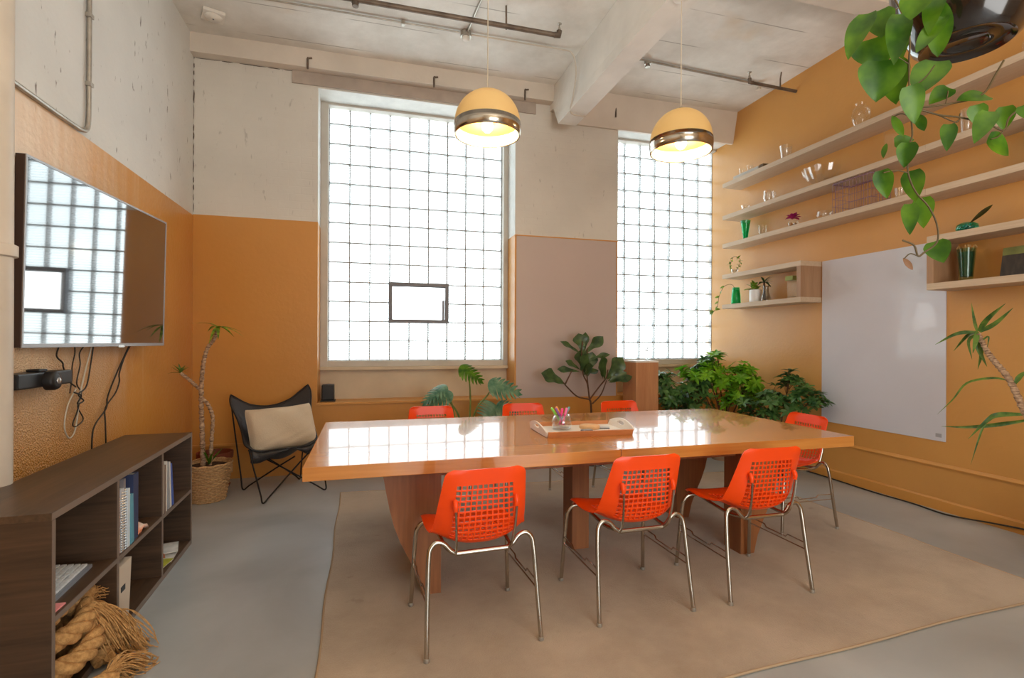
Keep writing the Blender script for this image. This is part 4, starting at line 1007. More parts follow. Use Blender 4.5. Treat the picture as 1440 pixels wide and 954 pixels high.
for root, d, n, L, sp in [((0.10, 0.22, 0.14), (0.75, -0.25, -0.75), 110, 0.19, 0.045), ((0.045, 0.14, 0.21), (0.8, 0.0, -0.6), 70, 0.15, 0.04), ((0.21, -0.10, 0.06), (0.35, 0.75, -0.1), 90, 0.17, 0.04), ((0.02, 0.20, 0.21), (0.1, 0.75, 0.35), 45, 0.13, 0.035), ((0.06, 0.08, 0.24), (0.7, 0.0, -0.7), 60, 0.16, 0.045)]:
    tag(fray(root, d, n, L, sp).build('frayed_end', M['rope'], rp), 'frayed fibres')

# ------------------------------------------------------------------ wall screen, camera bar and cables
tv = thing('wall_television', 'large flat screen on the left wall reflecting the glass blocks', 'television', (-1.485, 3.62, 1.735))
tw, th_ = 0.71, 0.452
mb = MB(); mb.box(-0.040, 0.0, -tw, tw, -th_, th_, bev=0.004); mb.build('casing', M['tv_side'], tv)
mb = MB(); b = 0.012
mb.box(0.0, 0.005, -tw, tw, -th_, -th_ + 0.02, bev=0.001); mb.box(0.0, 0.005, -tw, tw, th_ - b, th_, bev=0.001)
mb.box(0.0, 0.005, -tw, -tw + b, -th_ + 0.02, th_ - b, bev=0.001); mb.box(0.0, 0.005, tw - b, tw, -th_ + 0.02, th_ - b, bev=0.001)
mb.build('bezel', M['bezel'], tv)
mb = MB(); mb.box(0.0, 0.0025, -tw + b, tw - b, -th_ + 0.02, th_ - b); mb.build('screen', M['screen'], tv, smooth=False)
mb = MB(); mb.box(0.0, 0.008, 0.10, 0.17, -th_ - 0.006, -th_ + 0.010, bev=0.001); tag(mb.build('badge', M['wire_chrome'], tv), 'small silver badge')
mb = MB(); mb.box(-0.082, -0.045, -0.05, 0.3, -0.2, 0.2, bev=0.003); mb.build('wall_mount', M['black_metal'], tv)
tv.rotation_euler = (0, math.radians(1.0), math.radians(-4.3))

cb = thing('camera_bar', 'black video conference bar with a round lens fixed below the screen', 'camera', (XL, 3.02, 1.13))
mb = MB(); mb.box(0.0, 0.085, -0.22, 0.22, -0.036, 0.036, bev=0.008); mb.build('bar_body', M['black_plastic'], cb)
mb = MB(); Mx = Matrix.Translation((0.085, 0.0, -0.008)) @ Matrix.Rotation(PI / 2, 4, 'Y')
mb.lathe([(0.046, 0.0), (0.046, 0.03), (0.040, 0.042), (0.024, 0.044), (0.0, 0.044)], n=24, M=Mx); hd = mb.build('camera_head', M['leather_edge'], cb)
mb = MB(); Mx = Matrix.Translation((0.129, 0.006, -0.008)) @ Matrix.Rotation(PI / 2, 4, 'Y')
mb.lathe([(0.017, 0.0), (0.014, 0.006), (0.0, 0.010)], n=20, M=Mx); tag(mb.build('lens', M['lens'], hd), 'silver lens')
mb = MB(); mb.box(0.015, 0.07, -0.035, 0.035, 0.036, 0.05, bev=0.006); mb.build('hinge', M['leather_edge'], cb)
CB = 'cables hanging below the screen'
def cable(label, pts, r, m):
    mb = MB(); mb.tube(smooth_path(pts, 6), r, 6)
    o = mb.build('hanging_cable', m); tag(o, label, 'cable', CB)
xc = XL + 0.018
cable('black cable looping from the screen down to the shelf, crossing its twin', [(xc + 0.02, 4.05, 1.30), (xc, 4.0, 1.20), (xc, 3.90, 1.10), (xc, 3.79, 0.97), (xc + 0.012, 3.74, 0.90), (xc, 3.64, 0.82), (xc, 3.60, 0.74), (xc, 3.60, 0.5)], 0.0045, M['black_cable'])
cable('black cable twisting beside its twin and ending further right behind the shelf', [(xc + 0.02, 4.07, 1.30), (xc, 4.03, 1.22), (xc + 0.01, 3.92, 1.11), (xc, 3.945, 1.05), (xc, 3.89, 0.98), (xc, 3.76, 0.90), (xc, 3.76, 0.80), (xc, 3.78, 0.5)], 0.0045, M['black_cable'])
cable('dark cable bending into the camera bar, leftmost under the screen', [(xc + 0.02, 3.23, 1.31), (xc, 3.235, 1.24), (xc, 3.29, 1.20), (xc, 3.30, 1.17), (xc, 3.35, 1.10), (xc, 3.42, 1.06)], 0.004, M['black_cable'])
cable('dark cable bowing down just right of the leftmost one', [(xc + 0.02, 3.36, 1.31), (xc, 3.41, 1.25), (xc, 3.385, 1.18), (xc, 3.38, 1.10), (xc, 3.36, 1.03)], 0.0035, M['black_cable'])
cable('dark cable with a closed loop at its end by the camera bar', [(xc + 0.02, 3.50, 1.31), (xc, 3.46, 1.25), (xc, 3.465, 1.18), (xc, 3.43, 1.08), (xc, 3.48, 1.02), (xc, 3.44, 0.95), (xc, 3.50, 0.87), (xc, 3.43, 0.84), (xc + 0.01, 3.37, 0.86), (xc + 0.012, 3.42, 0.94), (xc + 0.01, 3.45, 1.04)], 0.0035, M['black_cable'])
cable('pale grey cable hanging in the longest loop below the screen', [(xc + 0.02, 3.56, 1.31), (xc + 0.012, 3.53, 1.22), (xc + 0.014, 3.46, 1.08), (xc + 0.012, 3.43, 0.98), (xc, 3.43, 0.86), (xc, 3.40, 0.80), (xc, 3.35, 0.79), (xc, 3.31, 0.86), (xc + 0.006, 3.33, 0.97), (xc + 0.01, 3.40, 1.05)], 0.004, M['grey_cable'])
cable('brown cable gathered into a knot right of the camera bar', [(xc + 0.02, 3.57, 1.31), (xc + 0.02, 3.54, 1.20), (xc + 0.02, 3.49, 1.06), (xc + 0.022, 3.40, 1.02), (xc + 0.024, 3.45, 0.98), (xc + 0.022, 3.39, 0.97), (xc + 0.022, 3.43, 1.01), (xc + 0.02, 3.36, 1.035)], 0.004, M['black_cable'])

# white pipe at the left edge with a valve collar; conduits on the wall
wp = thing('riser_pipe', 'thick cream painted pipe rising at the left edge in front of the wall', 'pipe', (-1.480, 2.597, 0))
mb = MB(); mb.tube([(0, 0, 0), (0, 0, ZC)], 0.070, 24); mb.build('pipe_body', M['white_pipe'], wp)
mb = MB(); mb.lathe([(0.071, 1.66), (0.084, 1.665), (0.084, 1.71), (0.074, 1.715)], n=24); mb.build('collar', M['white_pipe'], wp)
mb = MB(); Mx = Matrix.Translation((0.004, -0.058, 1.80)) @ Matrix.Rotation(PI / 2, 4, 'X')
mb.lathe([(0.0, 0.0), (0.036, 0.0), (0.042, 0.012), (0.042, 0.03), (0.03, 0.036), (0.018, 0.045), (0.0, 0.048)], n=20, M=Mx); mb.build('clean_out_cap', M['white_pipe'], wp)
mb = MB(); xw = XL + 0.014
mb.tube(smooth_path([(xw, 3.56, ZC), (xw, 3.56, 3.4), (xw, 3.56, 2.8), (xw, 3.555, 2.60), (xw, 3.53, 2.535), (xw, 3.46, 2.512)], 6) + [V((xw, 3.2, 2.506)), V((xw, 2.69, 2.502))], 0.0125, 10)
cdt = thing('wall_conduit', 'thin conduit bending from the ceiling along the paint line of the left wall', 'conduit', (0, 0, 0))
mb.build('conduit_tube', M['galv'], cdt)
mb = MB(); mb.tube([(xw, 3.56, 3.42), (xw, 3.56, 4.16)], 0.019, 10); mb.build('coupling_sleeve', M['galv'], cdt)
mb = MB(); mb.box(XL, XL + 0.03, 3.54, 3.58, 3.20, 3.225, bev=0.003); mb.box(XL, XL + 0.03, 3.54, 3.58, 2.80, 2.825, bev=0.003); mb.build('strap', M['galv'], cdt)

# ------------------------------------------------------------------ butterfly chair with its cushion
bf = thing('butterfly_chair', 'black leather butterfly chair on thin black rods in the left corner', 'chair', (-0.71, 4.95, 0))
B0 = V((-0.71, 4.95, 0))
BLt, BRt, FLt, FRt = [V(p) - B0 for p in ((-1.165, 5.06, 0.845), (-0.545, 5.33, 0.905), (-0.925, 4.62, 0.44), (-0.43, 4.86, 0.44))]
rows = []
NU = 26
def sling(a, b):
    """a: -1 left .. 1 right, b: -1 front .. 1 back"""
    a2, b2 = a, b
    c0 = 0.48                    # rounded tongues at the four tips
    if abs(a) > c0 and abs(b) > c0:
        p, q = (abs(a) - c0) / (1 - c0), (abs(b) - c0) / (1 - c0)
        p2, q2 = p * math.sqrt(1 - q * q / 2), q * math.sqrt(1 - p * p / 2)
        a2 = math.copysign(c0 + p2 * (1 - c0), a); b2 = math.copysign(c0 + q2 * (1 - c0), b)
    a2 *= 1.16; b2 *= 1.16
    a2 *= 1 - 0.15 * (1 - b * b); b2 *= 1 - 0.14 * (1 - a * a)
    u, v = (a2 + 1) / 2, (b2 + 1) / 2
    p = (FLt * (1 - u) + FRt * u) * (1 - v) + (BLt * (1 - u) + BRt * u) * v
    m = (1 - a * a)
    vv = min(1, max(0, v))
    sag = m * (0.035 + 0.115 * vv + 0.20 * math.sin(PI * min(1, vv / 0.9)) ** 1.2 if vv < 0.9 else 0.035 + 0.115 * vv) + max(0, 1 - b * b) * 0.045
    p = p.copy(); p.z -= sag
    return p
for i in range(NU + 1):
    b = -1 + 2 * i / NU
    rows.append([sling(-1 + 2 * j / NU, b) for j in range(NU + 1)])
mb = MB(); mb.grid(rows); sl = mb.build('leather_sling', M['black_leather'], bf)
md = sl.modifiers.new('t', 'SOLIDIFY'); md.thickness = 0.006; md.offset = 0
rim = [r for r in rows[0]] + [rows[i][-1] for i in range(1, NU + 1)] + [p for p in reversed(rows[-1][:-1])] + [rows[i][0] for i in range(NU - 1, 0, -1)]
mb = MB(); mb.tube(rim, 0.0065, 6, closed=True); mb.build('piped_edge', M['leather_edge'], sl)
# pockets: leather flaps folded down over the rod tips along the front edge
for nm, a0, a1 in (('left', -0.98, 0.15), ('right', 0.98, 0.25)):
    g = []
    for i in range(11):
        t = i / 10; a = a0 + (a1 - a0) * t
        q = sling(a, -1.0); dr = 0.115 * (1 - t) ** 0.8 + 0.004
        g.append([q, q + V((0.008, -0.012, -dr * 0.5)), q + V((0.004, 0.0, -dr))])
    mb = MB(); mb.grid(g); pk_ = mb.build('corner_pocket', M['black_leather'], sl); pk_.modifiers.new('t', 'SOLIDIFY').thickness = 0.006
feet = [V((-0.81, 4.545, 0.008)) - B0, V((-0.34, 4.83, 0.008)) - B0, V((-0.61, 5.30, 0.008)) - B0, V((-1.06, 5.03, 0.008)) - B0]
links = [(0, FLt, FRt), (1, FRt, BLt), (2, BRt, BLt), (3, BLt, BRt)]
cen = V((0, 0, 0.30))
for i, ta, tb_ in links:
    f = feet[i]
    up1 = (ta - f); up2 = (tb_ - f)
    if i == 0: up2 = FRt + V((0.0, -0.03, -0.03)) - f
    if i == 1: up2 = V((-0.35, 0.05, 0.36)) - f + V((0.05, 0, 0.0))
    if i == 2: up2 = V((-0.12, -0.15, 0.33)) - f
    if i == 3: up2 = V((0.10, -0.02, 0.30)) - f
    a = f + up1 * 0.99; c = f + up2 * 0.99
    mid1 = f + V((up1.x * 0.12, up1.y * 0.12, up1.z * 0.16)); mid2 = f + V((up2.x * 0.16, up2.y * 0.16, up2.z * 0.14))
    mb = MB(); mb.tube(smooth_path([a, f + up1 * 0.6, mid1, f + (up1 + up2) * 0.02 - V((0, 0, (up1.z + up2.z) * 0.02)), mid2, f + up2 * 0.6, c], 8), 0.0065, 8)
    tag(mb.build('leg', M['black_metal'], bf), 'bent black rod foot')
# cushion
pl = thing('linen_cushion', 'plain beige linen cushion lying in the butterfly chair', 'cushion', (-0.715, 4.915, 0.555))
mb = MB(); rows = []
K = 28
def pil(u, v, s):
    a, b = 2 * u - 1, 2 * v - 1
    e = max(0.0, (1 - a ** 4)) ** 0.5 * max(0.0, (1 - b ** 4)) ** 0.5
    px = a * 0.28 * (1 - 0.03 * (1 - b * b) - 0.05 * abs(a * b) ** 6) ; py = b * 0.205 * (1 - 0.07 * (1 - a * a))
    zz = s * (0.004 + 0.088 * e * (1 + 0.12 * math.sin(a * 5 + b * 3)))
    wr = 0.006 * math.sin(a * 9 - b * 14 + 1.3 * math.sin(b * 4)) * e * (0.4 + 0.6 * max(0, -b))
    return V((px, py, zz + wr))
for s in (1, -1):
    mb.grid([[pil(j / K, i / K, s) for j in range(K + 1)] for i in range(K + 1)])
cu = mb.build('cushion_cover', M['linen'], pl, angle=80)
mb = MB(); seam = [pil(j / K, 0, 0) for j in range(K)] + [pil(1, i / K, 0) for i in range(K)] + [pil(1 - j / K, 1, 0) for j in range(K)] + [pil(0, 1 - i / K, 0) for i in range(K)]
mb.tube(seam, 0.004, 6, closed=True); mb.build('seam_piping', M['linen'], pl)
pl.rotation_euler = Quaternion(V((0, 0, 1)), math.radians(24)) .to_matrix().to_euler()
qq = Quaternion(V((0, 0, 1)), math.radians(22)) @ Quaternion(V((1, 0, 0)), math.radians(60)) @ Quaternion(V((0, 0, 1)), math.radians(3))
pl.rotation_euler = qq.to_euler()

# small black loudspeaker on the ledge
sp = thing('loudspeaker', 'small black loudspeaker standing on the orange ledge under the wide window', 'speaker', (-0.385, 5.62, ZS + 0.005))
mb = MB(); mb.box(-0.06, 0.06, -0.06, 0.06, 0.012, 0.172, bev=0.012); mb.build('speaker_body', M['black_plastic'], sp)
mb = MB(); mb.box(-0.072, 0.072, -0.072, 0.072, 0.0, 0.012, bev=0.004); mb.build('foot_plate', M['black_plastic'], sp)
mb = MB(); mb.lathe([(0.03, 0.172), (0.026, 0.176), (0.0, 0.176)], n=20); mb.build('control_ring', M['dark_steel'], sp)
# ------------------------------------------------------------------ plants along the window wall
PHILO= [[[1.198,1.002,2.137],[1.146,1.01,2.035],0.057],[[1.244,1.005,2.158],[1.243,0.997,2.092],0.058],[[1.263,1.032,2.106],[1.281,1.035,2.04],0.107],[[1.252,0.959,2.118],[1.225,0.95,2.0],0.049],[[1.238,0.993,2.021],[1.231,0.998,1.933],0.093],[[1.351,1.053,2.069],[1.354,1.048,1.965],0.067],[[1.362,1.03,2.138],[1.346,1.03,2.075],0.03],[[1.238,0.899,2.138],[1.22,0.909,2.08],0.066],[[1.275,0.888,2.13],[1.234,0.883,2.045],0.041],[[1.294,0.883,2.088],[1.218,0.891,2.006],0.036],[[1.281,0.886,2.113],[1.287,0.893,2.002],0.046],[[1.431,1.001,2.054],[1.374,1.009,1.97],0.075],[[1.312,0.978,1.962],[1.339,0.979,1.881],0.05],[[1.477,1.002,1.995],[1.427,1.011,1.958],0.045],[[1.551,0.963,1.969],[1.469,0.969,1.957],0.052],[[1.384,1.009,1.916],[1.379,0.992,1.873],0.022],[[1.282,0.998,1.895],[1.293,0.98,1.844],0.018],[[1.367,1.056,1.862],[1.398,1.03,1.864],0.033],[[1.35,1.011,1.838],[1.345,1.016,1.782],0.042],[[1.313,1.04,1.845],[1.295,1.036,1.81],0.013],[[1.306,1.046,1.772],[1.319,1.041,1.704],0.041],[[1.389,1.028,1.773],[1.388,1.02,1.696],0.047],[[1.389,1.034,1.686],[1.372,1.02,1.611],0.036],[[1.441,1.038,1.709],[1.433,1.03,1.634],0.044],[[1.465,1.024,1.59],[1.467,1.003,1.536],0.053],[[1.367,1.033,1.545],[1.379,1.018,1.515],0.013],[[1.394,0.943,1.863],[1.375,0.933,1.8],0.032],[[1.51,0.956,1.933],[1.519,0.955,1.884],0.04],[[1.469,0.904,1.887],[1.423,0.901,1.818],0.042],[[1.642,0.971,1.952],[1.647,0.977,1.896],0.04],[[1.574,0.965,1.859],[1.642,0.951,1.824],0.05],[[1.587,0.899,1.918],[1.592,0.885,1.88],0.039]]
VINES= [[[1.373,1.016,2.221],[1.361,1.02,2.147],[1.363,1.019,2.053],[1.365,1.019,1.979],[1.369,1.018,1.923],[1.373,1.017,1.867],[1.362,1.019,1.83],[1.362,1.019,1.768],[1.382,1.014,1.718],[1.413,1.005,1.681],[1.435,0.999,1.635],[1.437,0.999,1.588],[1.405,1.008,1.56],[1.388,1.012,1.55],[1.378,1.015,1.578],[1.349,1.023,1.591]],[[1.365,1.019,1.979],[1.385,1.013,1.942],[1.457,0.993,1.948],[1.52,0.975,1.961],[1.555,0.965,1.98],[1.582,0.958,2.026],[1.603,0.952,2.064]],[[1.369,1.018,1.942],[1.435,0.999,1.921],[1.493,0.983,1.914],[1.565,0.963,1.896],[1.604,0.952,1.881],[1.618,0.948,1.915],[1.654,0.937,1.943],[1.69,0.927,1.962]],[[1.362,1.019,1.768],[1.332,1.028,1.774],[1.3,1.037,1.768]],[[1.435,0.999,1.921],[1.484,0.985,1.901],[1.493,0.983,1.924]],[[1.493,0.983,1.909],[1.464,0.991,1.89]],[[1.361,1.02,2.132],[1.312,1.033,2.165],[1.287,1.041,2.187]],[[1.363,1.019,2.053],[1.334,1.027,2.068],[1.295,1.038,2.057]],[[1.37,1.017,2.212],[1.334,1.027,2.199],[1.312,1.034,2.184]],[[1.388,1.012,1.55],[1.369,1.018,1.556],[1.353,1.022,1.543]],[[1.405,1.008,1.56],[1.43,1.001,1.579]],[[1.369,1.018,1.914],[1.346,1.024,1.923],[1.324,1.03,1.915]],[[1.604,0.952,1.881],[1.59,0.956,1.864],[1.572,0.961,1.857]],[[1.365,1.019,1.988],[1.403,1.008,2.016],[1.429,1.001,2.05]],[[1.457,0.993,1.948],[1.462,0.991,1.983]]]
RYUC= [[[3.95,2.491,1.402],[3.95,2.617,1.389],[3.95,2.757,1.314]],[[3.95,2.491,1.402],[3.96,2.515,1.484],[3.97,2.539,1.602]],[[3.95,2.483,1.406],[3.925,2.41,1.489],[3.9,2.302,1.578]],[[3.95,2.474,1.401],[3.975,2.401,1.456],[4.0,2.319,1.554]],[[3.95,2.491,1.402],[3.91,2.474,1.339],[3.87,2.465,1.259]],[[3.95,2.487,1.397],[3.965,2.492,1.292],[3.98,2.451,1.169]],[[3.95,2.491,1.397],[3.98,2.57,1.374],[4.01,2.675,1.269]],[[3.95,2.491,1.387],[3.935,2.532,1.339],[3.92,2.501,1.215]],[[3.95,2.466,1.339],[3.95,2.425,1.368],[3.95,2.433,1.283]],[[3.95,2.479,1.387],[3.97,2.478,1.268],[3.99,2.511,1.147]],[[3.95,2.318,1.089],[3.92,2.386,1.098],[3.89,2.511,1.057],[3.86,2.578,0.94],[3.83,2.657,0.828]],[[3.95,2.28,1.069],[3.96,2.253,1.125],[3.97,2.201,1.163]],[[3.95,2.232,0.882],[3.9,2.341,0.864],[3.85,2.37,0.825],[3.8,2.447,0.694]],[[3.95,2.203,0.851],[3.975,2.398,0.788],[4.0,2.581,0.744],[4.025,2.763,0.719]],[[3.95,2.423,0.832],[3.91,2.439,0.742],[3.87,2.475,0.515]]]
RTRUNK= [[3.98,2.075,0.491],[3.97,2.154,0.709],[3.96,2.238,0.907],[3.95,2.307,1.09],[3.95,2.385,1.2],[3.95,2.433,1.273],[3.95,2.483,1.387]]
LTRUNK= [[[-1.303,4.8,0.304],[-1.314,4.8,0.611],[-1.32,4.8,0.846],[-1.311,4.8,1.081],[-1.28,4.8,1.246],[-1.227,4.8,1.335],[-1.201,4.8,1.424]],[[-1.32,4.8,0.905],[-1.399,4.8,0.989],[-1.471,4.8,1.054]],[[-1.315,4.8,0.846],[-1.268,4.8,0.786],[-1.236,4.8,0.684],[-1.24,4.8,0.537],[-1.276,4.8,0.314]]]
FSTEM= [[[2.358,5.15,0.407],[2.34,5.15,0.639],[2.323,5.15,0.701]],[[2.323,5.15,0.701],[2.297,5.15,0.872],[2.247,5.15,0.98],[2.229,5.15,1.18],[2.237,5.15,1.333]],[[2.323,5.15,0.701],[2.297,5.15,0.91],[2.288,5.15,1.026],[2.295,5.15,1.257]],[[2.323,5.15,0.701],[2.181,5.15,0.736],[2.066,5.15,0.838],[2.017,5.15,0.892]],[[2.042,5.15,0.876],[2.114,5.15,1.012]],[[2.323,5.15,0.701],[2.431,5.15,0.83],[2.516,5.15,0.93],[2.541,5.15,1.023]],[[2.356,5.15,0.654],[2.457,5.15,0.752],[2.524,5.15,0.906]]]
FLEAF= [[[2.246,5.15,1.203],[2.205,5.155,1.41],0.139],[[2.262,5.15,1.203],[2.485,5.178,1.373],0.108],[[2.229,5.15,1.195],[2.006,5.189,1.325],0.07],[[2.246,5.15,1.18],[2.308,5.218,1.427],0.077],[[2.263,5.15,0.987],[2.241,5.178,1.233],0.147],[[2.297,5.15,0.949],[2.383,5.214,1.201],0.124],[[2.329,5.15,1.141],[2.484,5.036,1.205],0.062],[[2.213,5.15,1.026],[2.038,5.123,1.12],0.062],[[2.205,5.15,1.004],[1.986,5.219,1.041],0.07],[[2.05,5.15,0.868],[1.787,5.16,0.993],0.155],[[2.247,5.15,0.972],[2.459,5.21,1.021],0.062],[[2.507,5.15,0.899],[2.417,5.053,1.166],0.116],[[2.524,5.15,0.914],[2.707,5.124,1.148],0.155],[[2.542,5.15,0.898],[2.719,5.079,0.994],0.093],[[2.55,5.15,0.883],[2.821,5.139,0.942],0.085],[[2.482,5.15,0.915],[2.428,5.145,1.086],0.077],[[2.222,5.15,1.011],[2.227,5.033,1.183],0.093],[[2.272,5.15,0.949],[2.295,5.073,1.09],0.108]]
MSTEM= [[[0.937,5.0,0.453],[0.979,5.0,0.627],[0.978,5.0,0.837],[0.963,5.0,0.991]],[[0.937,5.0,0.453],[1.028,5.0,0.625],[1.15,5.0,0.784],[1.172,5.0,0.819]],[[0.937,5.0,0.453],[0.865,5.0,0.596],[0.76,5.0,0.759],[0.718,5.0,0.877]],[[0.937,5.0,0.453],[0.831,5.0,0.562],[0.802,5.0,0.702],[0.774,5.0,0.758]],[[0.937,5.0,0.453],[1.079,5.0,0.539],[1.238,5.0,0.654]],[[0.937,5.0,0.453],[0.831,5.0,0.492],[0.677,5.0,0.678]]]
MLEAF= [[[0.867,4.98,1.077],[1.091,4.9,0.961],0.187],[[1.152,4.98,0.905],[1.474,4.9,0.85],0.244],[[0.742,4.98,0.899],[0.503,4.9,0.776],0.172],[[0.798,4.98,0.829],[0.516,4.9,0.722],0.172],[[1.24,4.98,0.691],[1.093,4.9,0.567],0.258],[[1.233,4.98,0.678],[1.438,4.9,0.639],0.215],[[0.723,4.98,0.693],[0.477,4.9,0.683],0.086]]
def pot_soil(parent, r, z):
    mb = MB(); mb.lathe([(0.0, z), (r, z - 0.004), (r, z - 0.02), (0.0, z - 0.02)], n=24); mb.build('soil', M['soil'], parent)
def local(pts, o): return [V(p) - V(o) for p in pts]

# tall bare yucca in a wicker basket
YO = (-1.27, 4.80, 0)
yp = thing('potted_yucca', 'tall thin bare stemmed yucca in a wicker basket beside the bookshelf', 'plant', YO)
mb = MB()
def basket_rad(z): return 0.128 + 0.048 * z / 0.30
rows = 21
for i in range(rows):     # stacked woven strands
    z = 0.008 + i * 0.0144
    R = basket_rad(z)
    pts = []
    for k in range(48):
        a = 2 * PI * k / 48
        pts.append(V(((R + 0.005 * (1 if (k // 2 + i) % 2 else -1)) * math.cos(a), (R + 0.005 * (1 if (k // 2 + i) % 2 else -1)) * math.sin(a), z)))
    mb.tube(pts, 0.0074, 5, closed=True)
mb.lathe([(0.0, 0.004), (0.122, 0.004), (0.166, 0.30), (0.162, 0.30), (0.118, 0.012), (0.0, 0.012)], n=36)
bk = mb.build('wicker_basket', M['wicker'], yp)
mb = MB(); mb.tube([V((0.18 * math.cos(a), 0.18 * math.sin(a), 0.306 + 0.004 * math.sin(a * 12))) for a in [2 * PI * k / 40 for k in range(40)]], 0.009, 8, closed=True); mb.build('rolled_rim', M['wicker'], bk)
for sa in (0.1, PI + 0.1):
    mb = MB(); mb.tube(smooth_path([(0.176 * math.cos(sa + d), 0.176 * math.sin(sa + d), z) for d, z in ((-0.22, 0.27), (-0.16, 0.235), (0, 0.22), (0.16, 0.235), (0.22, 0.27))] , 5), 0.008, 6); mb.build('handle', M['wicker'], bk)
pot_soil(yp, 0.160, 0.285)
T0, T1, T2 = [local(p, YO) for p in LTRUNK]
T0[0].z = 0.28; T2[-1].z = 0.28; T2[-1].x = T0[0].x + 0.05
mb = MB()
P = smooth_path(T0, 14); mb.tube(P, [0.020 + 0.003 * math.sin(i * 1.9) - 0.007 * i / len(P) for i in range(len(P))], 9)
mb.build('trunk', M['bark'], yp)
P = smooth_path(T1, 12); mb = MB(); mb.tube(P, [0.014 + 0.003 * math.sin(i * 2.1) for i in range(len(P))], 8); mb.build('branch', M['bark'], yp)
P = smooth_path(T2, 12); mb = MB(); mb.tube(P, [0.015 + 0.003 * math.sin(i * 1.7) for i in range(len(P))], 8); mb.build('branch', M['bark'], yp)
def tuft(parent, c, n, L, W, seed, mat, up=0.5, name='foliage', droop=(0.3, 0.9), dirbias=None):
    r = random.Random(seed); mb = MB()
    for k in range(n):
        a = 2 * PI * k / n + r.uniform(-0.3, 0.3)
        el = r.uniform(up - 0.5, up + 0.6)
        d = V((math.cos(a) * math.cos(el), math.sin(a) * math.cos(el), math.sin(el)))
        if dirbias: d = (d + V(dirbias)).normalized()
        leaf(mb, frame_mat(V(c), d, (0, 0, 1)), L * r.uniform(0.7, 1.1), W * r.uniform(0.8, 1.1), strap, r.uniform(*droop), 0.4, 7)
    return mb.build(name, mat, parent, fix=False)
tuft(yp, T0[-1], 8, 0.14, 0.034, 1, M['leaf_small'], 0.1, droop=(0.9, 1.8), dirbias=(0.5, -0.2, 0.5))
tuft(yp, T1[-1], 10, 0.10, 0.020, 2, M['leaf_yucca'], 0.6, droop=(0.0, 0.4))
tuft(yp, V(T2[-1]) + V((0, -0.03, 0.02)), 5, 0.17, 0.026, 3, M['leaf_philo'], 1.2, name='young_shoot', droop=(0.0, 0.2))
# empty terracotta pot behind it
tp = thing('terracotta_pot', 'dark terracotta pot on a saucer behind the wicker basket', 'pot', (-1.31, 5.17, 0))
mb = MB(); mb.lathe([(0.0, 0.03), (0.10, 0.03), (0.132, 0.27), (0.145, 0.27), (0.147, 0.325), (0.135, 0.325), (0.130, 0.28), (0.10, 0.05), (0.0, 0.05)], n=36); mb.build('pot_body', M['terracotta'], tp)
mb = MB(); mb.lathe([(0.0, 0.0), (0.11, 0.0), (0.125, 0.03), (0.118, 0.034), (0.105, 0.012), (0.0, 0.012)], n=36); mb.build('saucer', M['terracotta'], tp)
pot_soil(tp, 0.122, 0.27)

def floor_pot(parent, r, h, mat):
    mb = MB(); mb.lathe([(0.0, 0.0), (r * 0.78, 0.0), (r * 0.97, h * 0.9), (r * 1.04, h * 0.91), (r * 1.04, h), (r * 0.96, h), (r * 0.93, h * 0.9), (0.0, h * 0.85)], n=32); mb.build('pot', mat, parent)
    pot_soil(parent, r * 0.93, h * 0.93)

# monstera
MO = (0.955, 5.02, 0)
mo_ = thing('monstera_plant', 'monstera with large split leaves under the wide window', 'plant', MO)
floor_pot(mo_, 0.15, 0.28, basic('grey_pot', lin(120, 112, 104), rough=0.6))
st = [local(p, MO) for p in MSTEM]
mb = MB()
for s_ in st:
    s_[0] = V((0.015 * random.uniform(-1, 1), 0.015 * random.uniform(-1, 1), 0.26)) ; P = smooth_path([s_[0]] + s_[1:], 6); mb.tube(P, [0.011 - 0.005 * i / len(P) for i in range(len(P))], 7)
mb.build('leaf_stalks', M['green_stem'], mo_)
def monstera_leaf(mb, base, tip, W, up, nf=7):
    base, tip = V(base), V(tip); d = tip - base; L = d.length
    Mx = frame_mat(base, d, up)
    rows = 22
    def z(x, y): return -0.25 * L * (y / L) ** 2 - 0.5 * x * x / max(W, 0.01) + 0.0
    mid = [Mx @ V((0, L * i / rows, z(0, L * i / rows))) for i in range(rows + 1)]
    def hw(t): return (W / 2) * (0.9 if t < 0.12 else math.cos(max(0, (t - 0.15) / 0.85) * PI / 2) ** 0.7 + 0.04)
    for s_ in (-1, 1):
        for f in range(nf):
            t0, t1 = f / nf * 0.93, (f + 1) / nf * 0.93
            outer = hw((t0 + t1) / 2)
            rows_ = []
            for q in range(6):
                w = q / 5
                gap = 0.0 if w < 0.35 else 0.34 * (w - 0.35) / 0.65
                a = t0 + (t1 - t0) * gap * 0.5; b = t1 - (t1 - t0) * gap * 0.5
                if q == 5: m_ = (a + b) / 2; a, b = m_ + (a - m_) * 0.35, m_ + (b - m_) * 0.35
                sweep = 0.16 * w * w
                x = s_ * outer * w
                rows_.append([Mx @ V((x, L * (a + sweep), z(x, L * a))), Mx @ V((x, L * ((a + b) / 2 + sweep), z(x, L * (a + b) / 2) + 0.003)), Mx @ V((x, L * (b + sweep), z(x, L * b)))])
            mb.grid(rows_)
    t = 0.90
    mb.grid([[Mx @ V((-hw(0.9) * 0.9, L * 0.90, z(0, L * 0.9))), Mx @ V((0, L * 0.88, z(0, L * .88))), Mx @ V((hw(0.9) * 0.9, L * 0.90, z(0, L * 0.9)))], [Mx @ V((-0.002, L * 1.08, z(0, L))), Mx @ V((0, L * 1.08, z(0, L))), Mx @ V((0.002, L * 1.08, z(0, L)))]])
